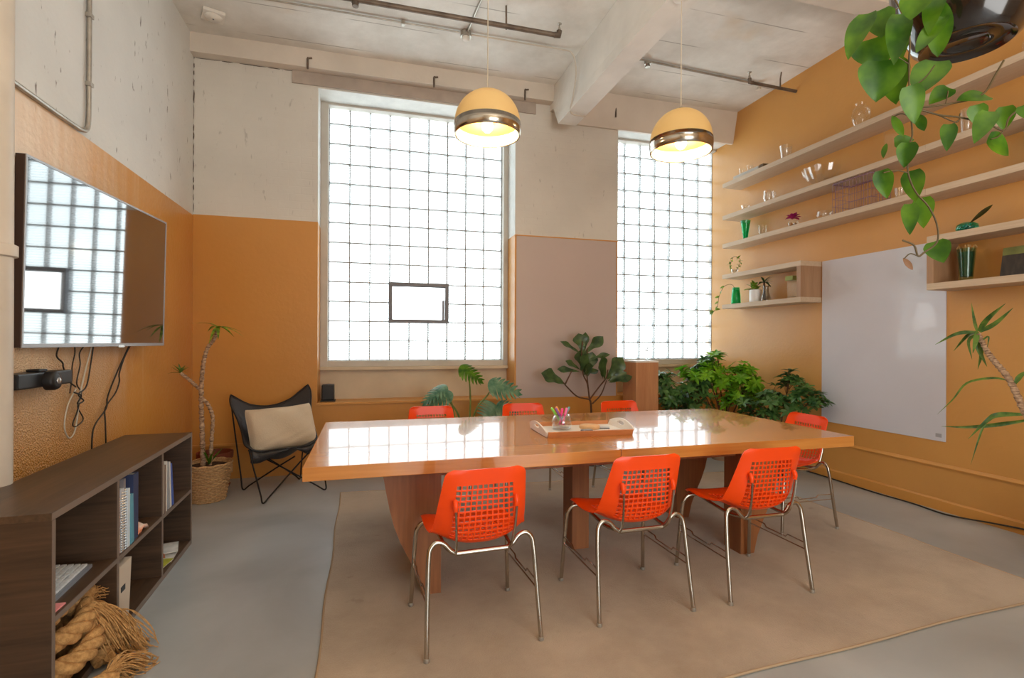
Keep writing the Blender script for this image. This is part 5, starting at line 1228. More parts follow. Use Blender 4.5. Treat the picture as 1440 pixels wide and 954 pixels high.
ups = [(0.2, -0.8, 0.6), (0.1, -0.75, 0.65), (-0.3, -0.5, 0.8), (-0.2, -0.7, 0.65), (0.1, -0.9, 0.4), (0.3, -0.8, 0.5), (0, -0.4, 0.9)]
for i, (a, b, w) in enumerate(MLEAF):
    mb = MB(); a2, b2 = local([a, b], MO); monstera_leaf(mb, a2, b2, w * 1.15, ups[i])
    o = mb.build('split_leaf', M['leaf_monstera'] if i else M['leaf_philo'], mo_, fix=False)
    if i == 0: tag(o, 'young bright green leaf')

# fiddle leaf fig
FO = (2.36, 5.15, 0)
fg = thing('fiddle_leaf_fig', 'dark fiddle leaf fig with forked bare twigs in front of the pink grey panel', 'plant', FO)
floor_pot(fg, 0.16, 0.30, basic('charcoal_pot', lin(70, 66, 64), rough=0.6))
mb = MB()
for i, s_ in enumerate(FSTEM):
    s2 = local(s_, FO)
    if i == 0: s2[0] = V((0.0, 0.0, 0.28))
    P = smooth_path(s2, 6); r0 = 0.013 if i == 0 else 0.009
    mb.tube(P, [r0 - 0.003 * k / len(P) for k in range(len(P))], 7)
mb.build('branching_stem', M['twig'], fg)
r_ = random.Random(8); mb = MB()
for a, b, w in FLEAF:
    a2, b2 = local([a, b], FO); d = b2 - a2
    leaf(mb, frame_mat(a2, d, (r_.uniform(-0.4, 0.4), -0.8, 0.55)), d.length * 1.04, w * 1.25, fiddle, r_.uniform(-0.05, 0.2), r_.uniform(0.1, 0.35), 10, wav=0.06)
mb.build('foliage', M['leaf_fiddle'], fg, fix=False)

# wooden pedestal with a bud vase
pd = thing('wooden_pedestal', 'tall narrow walnut pedestal box in front of the corner window', 'pedestal', (2.97, 5.21, 0))
mb = MB(); mb.box(-0.138, 0.138, -0.152, 0.148, 0.0, 1.10, bev=0.002); mb.build('box_body', M['pedestal'], pd)
mb = MB(); mb.box(-0.140, 0.140, -0.154, 0.150, 1.10, 1.118, bev=0.002); tag(mb.build('top_panel', M['tray_white'], pd), 'pale top')
bv = thing('bud_vase', 'small round clear vase with a pale sprig on the wooden pedestal', 'vase', (3.05, 5.19, 1.118))
mb = MB(); mb.lathe([(0.0, 0.002), (0.025, 0.002), (0.040, 0.022), (0.040, 0.045), (0.026, 0.064), (0.024, 0.072), (0.022, 0.072), (0.024, 0.062), (0.037, 0.045), (0.037, 0.024), (0.0, 0.008)], n=24); mb.build('vase_body', M['cut_glass'], bv)
mb = MB(); r_ = random.Random(3)
mb.tube(smooth_path([(0, 0, 0.02), (0.004, 0.0, 0.08), (-0.004, 0.004, 0.12)], 4), 0.0022, 5)
for k in range(14):
    c = V((r_.uniform(-0.022, 0.026), r_.uniform(-0.02, 0.02), r_.uniform(0.085, 0.155))); mb.lathe([(0.0, -0.006), (0.007, -0.002), (0.006, 0.005), (0.0, 0.008)], c, 7)
mb.build('sprig', basic('grey_blossom', lin(190, 184, 186), rough=0.8), bv)

# umbrella plants in the right corner
def schefflera(label, o, h, centers, seed, mat, potr=0.15):
    t = thing('umbrella_plant', label, 'plant', o, 0, 'bushy umbrella plants in the right corner')
    floor_pot(t, potr, 0.28, basic('pot_%d' % seed, lin(150, 120, 96), rough=0.7))
    r = random.Random(seed); st_ = MB(); fo = MB()
    for (cx, cy, cz, sp, n) in centers:
        c = V((cx, cy, cz)) - V(o)
        root = V((r.uniform(-0.04, 0.04), r.uniform(-0.04, 0.04), 0.26))
        P = smooth_path([root, root.lerp(c, 0.45) + V((r.uniform(-.03, .03), r.uniform(-.03, .03), 0.06)), c + V((0, 0, 0.02))], 6)
        st_.tube(P, [0.010 - 0.006 * i / len(P) for i in range(len(P))], 6)
        for k in range(n):
            q = V((r.gauss(0, 1), r.gauss(0, 1), r.gauss(0, 0.75))); q = q / max(1, q.length) * sp * r.uniform(0.4, 1.0)
            hub = c + q
            s0 = P[-1 - r.randrange(0, 4)]
            st_.tube([s0, s0.lerp(hub, 0.5) + V((0, 0, 0.02)), hub], 0.0022, 4, cap=False)
            out_ = (q + V((0, 0, 0.12))).normalized()
            nl = r.randrange(6, 9); L = r.uniform(0.07, 0.105)
            Mh = frame_mat(hub, out_, (0.3, 0.1, 1))
            for i in range(nl):
                a = 2 * PI * i / nl + r.uniform(-.15, .15)
                d = Mh.to_3x3() @ V((math.cos(a), 0.55, math.sin(a)))
                leaf(fo, frame_mat(hub, d, out_), L * r.uniform(0.85, 1.1), L * 0.40, obov, r.uniform(0.15, 0.5), 0.25, 4)
    st_.build('stems', M['twig'], t); fo.build('foliage', mat, t, fix=False)
bright = leafmat('umbrella_plant_bright', lin(150, 205, 50), lin(84, 150, 34), 0.35, 0.4, 6)
dark = leafmat('umbrella_plant_dark', lin(96, 138, 70), lin(48, 86, 46), 0.30, 0.2, 7)
schefflera('bushy umbrella plant beside the pedestal, the leftmost of the corner plants', (3.50, 5.10, 0), 1.1,
           [(3.20, 5.12, 0.90, 0.13, 18), (3.42, 5.05, 0.74, 0.16, 22), (3.32, 5.1, 0.62, 0.15, 16), (3.26, 5.08, 0.76, 0.12, 14), (3.60, 5.05, 0.92, 0.15, 20), (3.60, 5.0, 0.70, 0.17, 22), (3.50, 5.1, 0.54, 0.16, 14), (3.72, 5.1, 1.04, 0.13, 14)], 21, dark)
schefflera('tallest brightest umbrella plant right in the corner of the two walls', (3.90, 5.00, 0), 1.2,
           [(3.86, 5.10, 1.08, 0.13, 16), (3.93, 5.14, 1.19, 0.06, 6), (3.66, 4.95, 0.96, 0.14, 18), (3.46, 4.98, 0.97, 0.12, 12), (3.86, 4.90, 0.90, 0.16, 24), (4.02, 4.85, 1.00, 0.13, 18), (4.08, 4.80, 0.86, 0.14, 20), (3.90, 4.82, 0.70, 0.17, 20), (4.10, 4.74, 0.72, 0.12, 14)], 22, bright)
schefflera('dark umbrella plant against the orange wall behind the end chair', (4.06, 4.36, 0), 0.9,
           [(3.98, 4.45, 0.62, 0.14, 18), (4.06, 4.42, 0.76, 0.14, 18), (4.16, 4.30, 0.93, 0.10, 13), (4.17, 4.16, 0.82, 0.11, 14), (4.19, 4.02, 0.77, 0.095, 13), (4.12, 4.24, 0.68, 0.12, 14), (3.92, 4.55, 0.50, 0.13, 14), (3.9, 4.62, 0.66, 0.12, 12)], 23, dark, 0.14)
# ------------------------------------------------------------------ shelves on the orange wall
XF = 4.12; SG = 'long shelf boards on the orange wall'
ZT1, ZT2, ZT3, ZT4, ZT5 = 3.237, 2.850, 2.510, 2.140, 1.780
def board(label, y0, y1, zt, th=0.05, notch=True):
    mb = MB(); mb.box(XF - 4.25, XR - 4.25, y0 - (y0 + y1) / 2, y1 - (y0 + y1) / 2, -th, 0, bev=0.002)
    return tag(mb.build('wall_shelf', M['shelf_board'], loc=(4.25, (y0 + y1) / 2, zt)), label, 'shelf', SG)
board('top shelf board, the left length reaching towards the corner window', 2.951, 5.30, ZT1)
board('top shelf board, the near right length under the hanging plant pot', 0.6, 2.949, ZT1)
board('second shelf board from the top, left length carrying the cut glass bowl', 2.951, 5.30, ZT2)
board('second shelf board from the top, right length behind the trailing leaves', 0.6, 2.949, ZT2)
board('third shelf board from the top, left length carrying the wire basket', 2.951, 5.30, ZT3)
board('third shelf board from the top, near right length', 0.6, 2.949, ZT3)
def boxshelf(label, y0, y1, side):
    t = thing('box_shelf', label, 'shelf', (4.25, (y0 + y1) / 2, ZT5 - 0.05), 0, 'low box shelves beside the whiteboard')
    h = (y1 - y0) / 2; x0, x1 = XF - 4.25, XR - 4.25; H = ZT4 - ZT5 + 0.05
    mb = MB(); mb.box(x0, x1, -h, h, H - 0.05, H, bev=0.002); mb.build('top_board', M['shelf_board'], t)
    mb = MB(); mb.box(x0, x1, -h, h, 0, 0.05, bev=0.002); mb.build('bottom_board', M['shelf_board'], t)
    y = -h if side < 0 else h - 0.05
    mb = MB(); mb.box(x0 + 0.0005, x1, y, y + 0.05, 0.05, H - 0.05, bev=0.001); mb.build('end_panel', wood('shaded_oak_end', lin(172, 136, 104), lin(148, 112, 82), 'Z', 10, rough=0.55, bump=0.03), t)  # same oak as the boards, darkened: the panel's shade is put into its colour
boxshelf('short box shelf left of the whiteboard, holding green vase and white pot', 4.13, 5.30, -1)
boxshelf('short box shelf right of the whiteboard, holding the tall green vase and dark picture', 1.2, 2.94, 1)

wbd = thing('whiteboard', 'large frameless glossy whiteboard on the orange wall', 'whiteboard', (XR, 3.545, 1.343))
mb = MB(); mb.box(-0.008, 0.0, -0.573, 0.573, -0.795, 0.795, bev=0.0015); mb.build('board_panel', M['whiteboard'], wbd, smooth=False)
mb = MB(); mb.box(-0.0088, -0.008, -0.545, -0.50, -0.765, -0.735); tag(mb.build('corner_mark', M['mark_grey'], wbd, smooth=False), 'small grey corner mark')

# ---- glass and bits on the shelves
def vessel(name, label, cat, y, z, prof, mat, x=4.25, n=28, group='glassware on the wall shelves', part='vessel_body', handle=None):
    t = thing(name, label, cat, (x, y, z), 0, group)
    mb = MB(); mb.lathe(prof, n=n); mb.build(part, mat, t, angle=50)
    if handle:
        h, r, rr = handle
        mb = MB(); mb.tube(smooth_path([(0, -r, h * 0.8), (0, -r - rr, h * 0.78), (0, -r - rr * 1.1, h * 0.45), (0, -r, h * 0.25)], 6), 0.004, 6); mb.build('handle', mat, t)
    return t
def cup(r0, r1, h, w=0.0025, belly=None):
    pr = [(0.0, 0.001), (r0 * 0.9, 0.001), (r0, 0.005)]
    if belly: pr += [(belly, h * 0.45)]
    pr += [(r1, h - 0.001), (r1 - w * 0.5, h), (r1 - w, h - 0.001)]
    if belly: pr += [(belly - w, h * 0.45)]
    pr += [(r0 - w, 0.008), (0.0, 0.007)]
    return pr
# top shelf
tr = thing('glass_dish', 'grey dish with two tumblers at the window end of the top shelf', 'dish', (4.22, 4.95, ZT1))
mb = MB(); mb.box(-0.07, 0.07, -0.20, 0.20, 0.0, 0.045, bev=0.004); mb.build('dish_body', basic('pale_grey_card', lin(196, 192, 184), rough=0.6), tr)
mb = MB(); mb.box(-0.055, 0.06, -0.26, -0.201, 0.0, 0.055, bev=0.003); mb.build('dark_block', basic('dark_brown_block', lin(104, 84, 56), rough=0.6), tr)
vessel('tumbler', 'left tumbler standing on the grey dish on the top shelf', 'glass', 5.06, ZT1 + 0.045, cup(0.028, 0.036, 0.075), M['glass'], 4.20)
vessel('tumbler', 'right tumbler standing on the grey dish on the top shelf', 'glass', 4.93, ZT1 + 0.045, cup(0.028, 0.036, 0.07), M['glass'], 4.20)
vessel('glass_beaker', 'flared clear beaker on the top shelf, second group from the window', 'glass', 4.46, ZT1, cup(0.04, 0.062, 0.17, 0.004), M['cut_glass'])
vessel('round_vase', 'bulbous clear glass vase on the top shelf left of the hanging leaves', 'vase', 3.60, ZT1, [(0.0, 0.002), (0.035, 0.002), (0.055, 0.03), (0.078, 0.12), (0.068, 0.18), (0.038, 0.215), (0.046, 0.235), (0.043, 0.235), (0.035, 0.215), (0.065, 0.178), (0.075, 0.12), (0.052, 0.032), (0.0, 0.008)], M['glass'])
vessel('glass_bottle', 'small clear bottle on the top shelf at the frame edge', 'bottle', 2.38, ZT1, [(0.0, 0.002), (0.04, 0.002), (0.042, 0.10), (0.015, 0.14), (0.015, 0.18), (0.013, 0.18), (0.013, 0.14), (0.039, 0.10), (0.038, 0.008), (0, 0.006)], M['glass'])
# second shelf
vessel('crystal_shell', 'small cut glass ornament at the window end of the second shelf', 'ornament', 5.06, ZT2, cup(0.03, 0.05, 0.08, 0.006), M['cut_glass'], n=10)
vessel('glass_creamer', 'small glass jug with a round handle on the second shelf', 'jug', 4.70, ZT2, cup(0.035, 0.05, 0.15, 0.004, 0.055), M['cut_glass'], handle=(0.14, 0.045, 0.045))
def bowl():
    t = thing('cut_glass_bowl', 'wide cut glass bowl with a scalloped rim on the second shelf', 'bowl', (4.25, 4.02, ZT2), 0, 'glassware on the wall shelves')
    n = 32; pr = [(0.05, 0.0), (0.062, 0.012), (0.11, 0.06), (0.145, 0.115), (0.165, 0.165), (0.160, 0.165), (0.138, 0.115), (0.10, 0.065), (0.05, 0.018), (0.0, 0.014)]
    vs = []; fs = []
    for i, (r, z) in enumerate(pr):
        for k in range(n):
            q = 1 + (0.05 if k % 2 else -0.03) * min(1, z / 0.1); vs.append(V((r * q * math.cos(2 * PI * k / n), r * q * math.sin(2 * PI * k / n), z + (0.012 if (k // 2) % 2 and z > 0.16 else 0))))
    for i in range(len(pr) - 1):
        for k in range(n): l = (k + 1) % n; fs.append((i * n + k, i * n + l, (i + 1) * n + l, (i + 1) * n + k))
    fs.append(tuple(range(n - 1, -1, -1)))
    mb = MB(); mb.add(vs, fs); mb.build('bowl_body', M['cut_glass'], t, smooth=False)
bowl()
vessel('square_vase', 'tall clear straight vase on the second shelf beside the trailing vine', 'vase', 3.33, ZT2, [(0.0, 0.002), (0.062, 0.002), (0.066, 0.26), (0.062, 0.26), (0.058, 0.02), (0.0, 0.018)], M['glass'], n=4)
vessel('tumbler', 'short tumbler on the second shelf behind the trailing leaves', 'glass', 2.75, ZT2, cup(0.035, 0.042, 0.20, 0.004), M['cut_glass'])
vessel('tall_glass', 'tall bluish glass at the right end of the third shelf', 'glass', 2.36, ZT3, cup(0.045, 0.05, 0.25, 0.006), clear_glass('blue_tint_glass', (0.75, 0.88, 0.9), 2.0), n=4)
# third shelf
vessel('trumpet_vase', 'bright green tapered vase on the third shelf near the window', 'vase', 5.06, ZT3, cup(0.022, 0.055, 0.24, 0.004), M['green_glass'])
mb = MB(); mb.lathe([(0.0, 0.02), (0.017, 0.02), (0.044, 0.20), (0.0, 0.205)], n=20)
tag(mb.build('green_marbles', M['green_liquid'], loc=(4.25, 5.06, ZT3)), 'green filling inside the tapered green vase', 'filling')
vessel('tumbler', 'straight tumbler right of the green vase on the third shelf', 'glass', 4.79, ZT3, cup(0.04, 0.045, 0.13, 0.004), M['glass'])
fl = thing('flower_jar', 'little jar with a magenta flower on the third shelf', 'flower', (4.25, 4.36, ZT3))
mb = MB(); mb.lathe(cup(0.035, 0.045, 0.085, 0.003, 0.05), n=24); mb.build('jar', M['glass'], fl)
mb = MB(); r_ = random.Random(2)
for k in range(26):
    c = V((r_.gauss(0, 0.016), r_.gauss(0, 0.016), 0.012 + r_.uniform(0, 0.05))); mb.lathe([(0.0, -0.008), (0.009, 0.0), (0.0, 0.008)], c, 8)
mb.build('pebbles', basic('tan_pebbles', lin(212, 170, 116), rough=0.6, var=0.3, vscale=30), fl)
mb = MB()
for k in range(16):
    a = k * 2.4; e = 0.2 + 0.9 * (k / 16); d = V((math.cos(a) * math.cos(e), math.sin(a) * math.cos(e), math.sin(e)))
    leaf(mb, frame_mat((0, 0, 0.105), d, (0, 0, 1)), 0.075, 0.045, oval, 0.3, 0.3, 4)
tag(mb.build('petals', leafmat('magenta_petal', lin(214, 60, 140), lin(160, 30, 96), 0.5, 0.3), fl, fix=False), 'magenta petals')
vessel('sugar_bowl', 'low glass bowl with side handle between flower and wire basket', 'bowl', 3.98, ZT3, cup(0.04, 0.062, 0.085, 0.005, 0.068), M['cut_glass'], handle=(0.08, 0.055, 0.04))
vessel('tumbler', 'small cut tumbler right of the wire basket on the third shelf', 'glass', 3.24, ZT3, cup(0.035, 0.045, 0.10, 0.006), M['cut_glass'], n=12)
# wire basket
wk = thing('wire_basket', 'square mauve wire basket standing on the third shelf', 'basket', (4.25, 3.60, ZT3))
wm = basic('mauve_wire', lin(136, 104, 122), rough=0.5, metal=0.2)
hy_, hx_, hh = 0.19, 0.11, 0.275
mb = MB()
def wr(a, b, r=0.0016): mb.tube([a, b], r, 5)
for i in range(12):
    y = -hy_ + 2 * hy_ * i / 11
    for x in (-hx_, hx_): wr((x, y, 0.003), (x, y, hh))
    wr((-hx_, y, 0.003), (hx_, y, 0.003))
for i in range(1, 7):
    x = -hx_ + 2 * hx_ * i / 7
    for y in (-hy_, hy_): wr((x, y, 0.003), (x, y, hh))
    wr((x, -hy_, 0.003), (x, hy_, 0.003))
for z in (0.003, 0.07, 0.14, 0.21):
    wr((-hx_, -hy_, z), (-hx_, hy_, z)); wr((hx_, -hy_, z), (hx_, hy_, z)); wr((-hx_, -hy_, z), (hx_, -hy_, z)); wr((-hx_, hy_, z), (hx_, hy_, z))
mb.build('wire_grid', wm, wk)
mb = MB(); mb.tube([(-hx_, -hy_, hh), (hx_, -hy_, hh), (hx_, hy_, hh), (-hx_, hy_, hh)], 0.004, 6, closed=True)
rm = []
for (a, b, n_) in (((-hx_, -hy_), (-hx_, hy_), 22), ((-hx_, hy_), (hx_, hy_), 13), ((hx_, hy_), (hx_, -hy_), 22), ((hx_, -hy_), (-hx_, -hy_), 13)):
    for i in range(n_): t = i / n_; rm.append(V((a[0] + (b[0] - a[0]) * t, a[1] + (b[1] - a[1]) * t, hh + (0.014 if i % 2 else -0.004))))
mb.tube(rm, 0.002, 5, closed=True); mb.build('wavy_rim', wm, wk)
# box shelf left
wt = thing('wreath_plant', 'looped twig plant in a small glass on top of the left box shelf', 'plant', (4.22, 5.20, ZT4))
mb = MB(); mb.lathe(cup(0.035, 0.042, 0.06, 0.004), n=20); mb.build('glass_cup', M['cut_glass'], wt)
mb = MB(); mb.tube([V((0.01 * math.sin(a * 3), 0.085 * math.cos(a), 0.125 + 0.085 * math.sin(a))) for a in [2 * PI * k / 30 for k in range(30)]], 0.003, 5, closed=True); mb.build('twig_loop', M['vine_stem'], wt)
mb = MB(); r_ = random.Random(6)
for k in range(26):
    a = r_.uniform(0, 2 * PI) if k % 3 else r_.uniform(PI, 2 * PI); c = V((0, 0.085 * math.cos(a), 0.125 + 0.085 * math.sin(a)))
    d = V((r_.uniform(-1, .4), r_.uniform(-1, 1), r_.uniform(-.5, 1))).normalized(); leaf(mb, frame_mat(c, d, (0, 0, 1)), 0.04, 0.022, oval, 0.3, 0.2, 4)
mb.build('foliage', M['leaf_small'], wt, fix=False)
gv = thing('green_vase', 'bright green vase with a trailing sprig at the end of the left box shelf', 'vase', (4.22, 5.18, ZT5))
mb = MB(); mb.lathe(cup(0.055, 0.040, 0.20, 0.004, 0.052), n=24); mb.build('vase_body', M['green_glass'], gv)
mb = MB(); mb.lathe([(0.0, 0.01), (0.048, 0.012), (0.046, 0.09), (0.038, 0.17), (0.0, 0.175)], n=20); mb.build('green_filling', M['green_liquid'], gv)
pth = smooth_path([(0, 0.0, 0.16), (-0.02, 0.05, 0.24), (-0.08, 0.11, 0.22), (-0.12, 0.15, 0.10), (-0.13, 0.165, -0.02), (-0.16, 0.20, -0.08)], 6)
mb = MB(); mb.tube(pth, 0.0025, 5); mb.build('trailing_stem', M['vine_stem'], gv)
mb = MB(); r_ = random.Random(12)
for i in list(range(12, len(pth), 3)) + [len(pth) - 1] * 5:
    d = V((r_.uniform(-1, .3), r_.uniform(-.6, 1), r_.uniform(-1, .3))).normalized(); leaf(mb, frame_mat(pth[i], d, (-1, 0, .3)), 0.055, 0.032, heart, 0.3, 0.2, 5)
mb.build('foliage', M['leaf_small'], gv, fix=False)
wpot = thing('white_pot', 'white cylinder pot with a leafy green plant on the left box shelf', 'plant', (4.22, 4.86, ZT5))
mb = MB(); mb.lathe([(0.0, 0.0), (0.062, 0.0), (0.064, 0.004), (0.064, 0.14), (0.058, 0.14), (0.056, 0.125), (0.0, 0.122)], n=32); mb.build('pot', M['ceramic_white'], wpot)
mb = MB(); r_ = random.Random(14); sb = MB()
for k in range(24):
    a = r_.uniform(0, 2 * PI); e = r_.uniform(0.5, 1.5); d = V((math.cos(a) * math.cos(e), math.sin(a) * math.cos(e), math.sin(e))); b = V((r_.uniform(-.02, .02), r_.uniform(-.02, .02), 0.12)); c = b + d * r_.uniform(0.03, 0.085)
    sb.tube([b, c], 0.0018, 4); leaf(mb, frame_mat(c, (d + V((0, 0, -.5))).normalized(), (0, 0, 1)), 0.06, 0.045, heart, 0.2, 0.2, 5)
sb.build('stems', M['green_stem'], wpot); mb.build('foliage', M['leaf_small'], wpot, fix=False)
bo = thing('plant_bottle', 'waisted glass bottle with a dark sprouting plant beside the white pot', 'vase', (4.22, 4.70, ZT5))
mb = MB(); mb.lathe([(0.0, 0.002), (0.05, 0.002), (0.052, 0.03), (0.032, 0.10), (0.028, 0.15), (0.036, 0.17), (0.033, 0.17), (0.025, 0.15), (0.029, 0.10), (0.048, 0.03), (0.0, 0.008)], n=24); mb.build('bottle_body', M['bottle_glass'], bo)
mb = MB(); mb.tube(smooth_path([(0, 0.02, 0.02), (0.0, 0.026, 0.10), (0, 0.03, 0.22)], 5), [0.016] * 6 + [0.012] * 5, 8); mb.build('bark_stick', M['twig'], bo)
mb = MB(); r_ = random.Random(15)
for k in range(16):
    a = r_.uniform(0, 2 * PI); e = r_.uniform(-.1, 1.2); d = V((math.cos(a) * math.cos(e), math.sin(a) * math.cos(e), math.sin(e))); leaf(mb, frame_mat((0, 0.03, 0.21), d, (0, 0, 1)), 0.085, 0.028, oval, 0.5, 0.3, 5)
mb.build('foliage', M['leaf_fiddle'], bo, fix=False)
vessel('square_vase', 'clear textured square vase beside the end panel of the left box shelf', 'vase', 4.36, ZT5, [(0.0, 0.002), (0.072, 0.002), (0.078, 0.19), (0.073, 0.19), (0.066, 0.02), (0.0, 0.018)], M['cut_glass'], n=4)
mb = MB(); mb.box(-0.05, 0.05, -0.05, 0.05, 0, 0.045, bev=0.003)
tag(mb.build('green_sponge', basic('sage_foam', lin(148, 158, 96), rough=0.9), loc=(4.25, 4.36, ZT5 + 0.192)), 'sage green foam block lying on the clear square vase', 'block')
# box shelf right
tv_ = thing('bead_vase', 'squat teal glass dish with one dark leaf on top of the right box shelf', 'vase', (4.24, 2.74, ZT4))
mb = MB(); mb.lathe([(0.0, 0.0), (0.05, 0.002), (0.068, 0.025), (0.062, 0.055), (0.04, 0.07), (0.036, 0.07), (0.056, 0.053), (0.062, 0.026), (0.045, 0.008), (0.0, 0.006)], n=32); mb.build('dish_body', M['teal_glass'], tv_)
mb = MB(); r_ = random.Random(19)
for k in range(60):
    a = r_.uniform(0, 2 * PI); r2 = r_.uniform(0, 0.046); mb.lathe([(0, -0.008), (0.009, 0), (0, 0.008)], (r2 * math.cos(a), r2 * math.sin(a), r_.uniform(0.016, 0.056)), 7)
mb.build('teal_beads', basic('teal_beads', lin(40, 186, 176), rough=0.15), tv_)
mb = MB(); leaf(mb, frame_mat((0, -0.01, 0.06), V((-0.05, -0.75, 0.5)), (0.7, 0.2, 0.6)), 0.19, 0.032, obov, 0.05, 0.4, 8); mb.build('leaf', leafmat('dark_olive_leaf', lin(78, 84, 34), lin(56, 50, 24), 0.4, 0.2), tv_, fix=False)
tl_ = thing('tall_vase', 'tall dark green glass vase inside the right box shelf', 'vase', (4.24, 2.745, ZT5))
mb = MB(); mb.lathe([(0.0, 0.002), (0.036, 0.002), (0.040, 0.03), (0.056, 0.24), (0.051, 0.24), (0.036, 0.035), (0.0, 0.03)], n=24); mb.build('vase_body', M['sage_glass'], tl_)
mb = MB(); mb.lathe([(0.0, 0.035), (0.034, 0.036), (0.048, 0.215), (0.0, 0.22)], n=20); mb.build('moss_filling', basic('moss_filling', lin(52, 84, 62), rough=0.5, var=0.4, vscale=30), tl_)
mb = MB(); r_ = random.Random(33)
for k in range(10):
    a = r_.uniform(0, 2 * PI); mb.tube(smooth_path([(0.03 * math.cos(a), 0.03 * math.sin(a), 0.22), (0.045 * math.cos(a), 0.045 * math.sin(a), 0.262), (0.06 * math.cos(a), 0.06 * math.sin(a), 0.245)], 4), 0.004, 5)
tag(mb.build('dry_grass', basic('dry_tan', lin(186, 150, 98), rough=0.8), tl_), None, kind='stuff')
pc = thing('leaning_picture', 'dark unframed picture block with a green upper band inside the right box shelf', 'picture', (4.27, 2.36, ZT5))
mb = MB(); mb.box(-0.012, 0.012, -0.19, 0.19, 0.0, 0.16, bev=0.002); mb.build('dark_panel', basic('dark_painted_panel', lin(70, 58, 50), rough=0.5, col2=lin(40, 36, 34), vscale=14, stretch=(1, 3, 1)), pc)
mb = MB(); mb.box(-0.012, 0.012, -0.19, 0.19, 0.16, 0.215, bev=0.002); mb.build('green_band', basic('olive_panel', lin(118, 122, 66), rough=0.6, var=0.3, vscale=18), pc)
pc.rotation_euler = (0, math.radians(10), 0)

# ------------------------------------------------------------------ hanging philodendron
PO = (1.557, 1.012, 2.13)
hp = thing('hanging_planter', 'glossy dark bowl planter hung at upper right with trailing heart shaped leaves', 'plant', PO)
pr = [(0.0, 0.012), (0.045, 0.012), (0.050, 0.006), (0.055, 0.012), (0.088, 0.010), (0.095, 0.004), (0.102, 0.0), (0.116, 0.012), (0.150, 0.09), (0.168, 0.17), (0.172, 0.22), (0.168, 0.228), (0.160, 0.222), (0.155, 0.17), (0.13, 0.07), (0.0, 0.05)]
mb = MB(); mb.lathe(pr, n=56); mb.build('bowl', basic('glossy_dark_glaze', lin(30, 22, 18), rough=0.14, coat=0.6, var=0.3, vscale=5), hp, angle=60)
pot_soil(hp, 0.157, 0.205)
top = ZC - PO[2]
hg = MB(); hg.tube([(0, 0, top - 0.03), (0, 0, top)], 0.012, 8); hk = hg.build('ceiling_hook', M['black_metal'], hp)
for k in range(3):
    a = 2 * PI * k / 3 + 0.5
    mb = MB(); mb.tube([(0.165 * math.cos(a), 0.165 * math.sin(a), 0.215), (0.02 * math.cos(a), 0.02 * math.sin(a), 0.9), (0, 0, top - 0.02)], 0.0025, 5); mb.build('hanging_cord', M['black_cable'], hp)
mb = MB()
for i, s_ in enumerate(VINES):
    s2 = local(s_, PO)
    if i == 0: s2 = [V((-0.10, 0.03, 0.21)), V((-0.155, 0.05, 0.245)), V((-0.195, 0.07, 0.20))] + s2[1:]
    mb.tube(smooth_path(s2, 5), 0.0024 if i < 3 else 0.0016, 6)
mb.build('vines', M['vine_stem'], hp)
fo = MB(); fb = MB(); r_ = random.Random(17)
for i, (a, b, w) in enumerate(PHILO):
    a2, b2 = local([a, b], PO); d = b2 - a2
    fm = frame_mat(a2, d, (-0.75 + r_.uniform(-0.3, 0.3), -0.55 + r_.uniform(-0.3, 0.3), r_.uniform(-0.1, 0.5)))
    prof = heart if i not in (9, 10, 15, 16, 19, 25) else oval
    leaf(fb if i == 25 else fo, fm, d.length * 1.10, w * 1.12, prof, r_.uniform(0.05, 0.2), r_.uniform(0.10, 0.25), 10, base=0.08)
fo.build('foliage', M['leaf_philo'], hp, fix=False)
tag(fb.build('dry_leaf', M['leaf_brown'], hp, fix=False), 'one curled brown leaf')

# ------------------------------------------------------------------ leaning yucca at the right edge
RO = (4.05, 2.0, 0)
ry = thing('leaning_yucca', 'leaning yucca with a scaly trunk and arching leaves at the right edge', 'plant', RO)
floor_pot(ry, 0.17, 0.32, M['terracotta'])
tr_ = [V((0, 0, 0.28)), V((0.01, 0.0, 0.45))] + local(RTRUNK, RO)
P = smooth_path(tr_, 12); mb = MB(); mb.tube(P, [0.026 + 0.003 * math.sin(i * 2.3) - 0.012 * i / len(P) for i in range(len(P))], 10); mb.build('trunk', M['bark'], ry)
def ribbon(mb, pts, w):
    P = smooth_path(pts, 5); n = len(P); rows = []
    for i in range(n):
        t = (P[min(i + 1, n - 1)] - P[max(i - 1, 0)]).normalized()
        s_ = t.cross(V((-0.8, -0.55, 0.25))).normalized()
        u = i / (n - 1); ww = w * max(0.06, min(1, 0.45 + u * 2.0) * (1 - u ** 2.6))
        nn = s_.cross(t)
        rows.append([P[i] - s_ * ww / 2 + nn * ww * 0.18, P[i], P[i] + s_ * ww / 2 + nn * ww * 0.18])
    mb.grid(rows)
mb = MB()
ws = [0.028, 0.02, 0.034, 0.032, 0.034, 0.036, 0.026, 0.022, 0.012, 0.026, 0.016, 0.03, 0.034, 0.028, 0.014]
for p, w in zip(RYUC, ws): ribbon(mb, local(p, RO), w)
mb.build('foliage', M['leaf_yucca'], ry, fix=False)
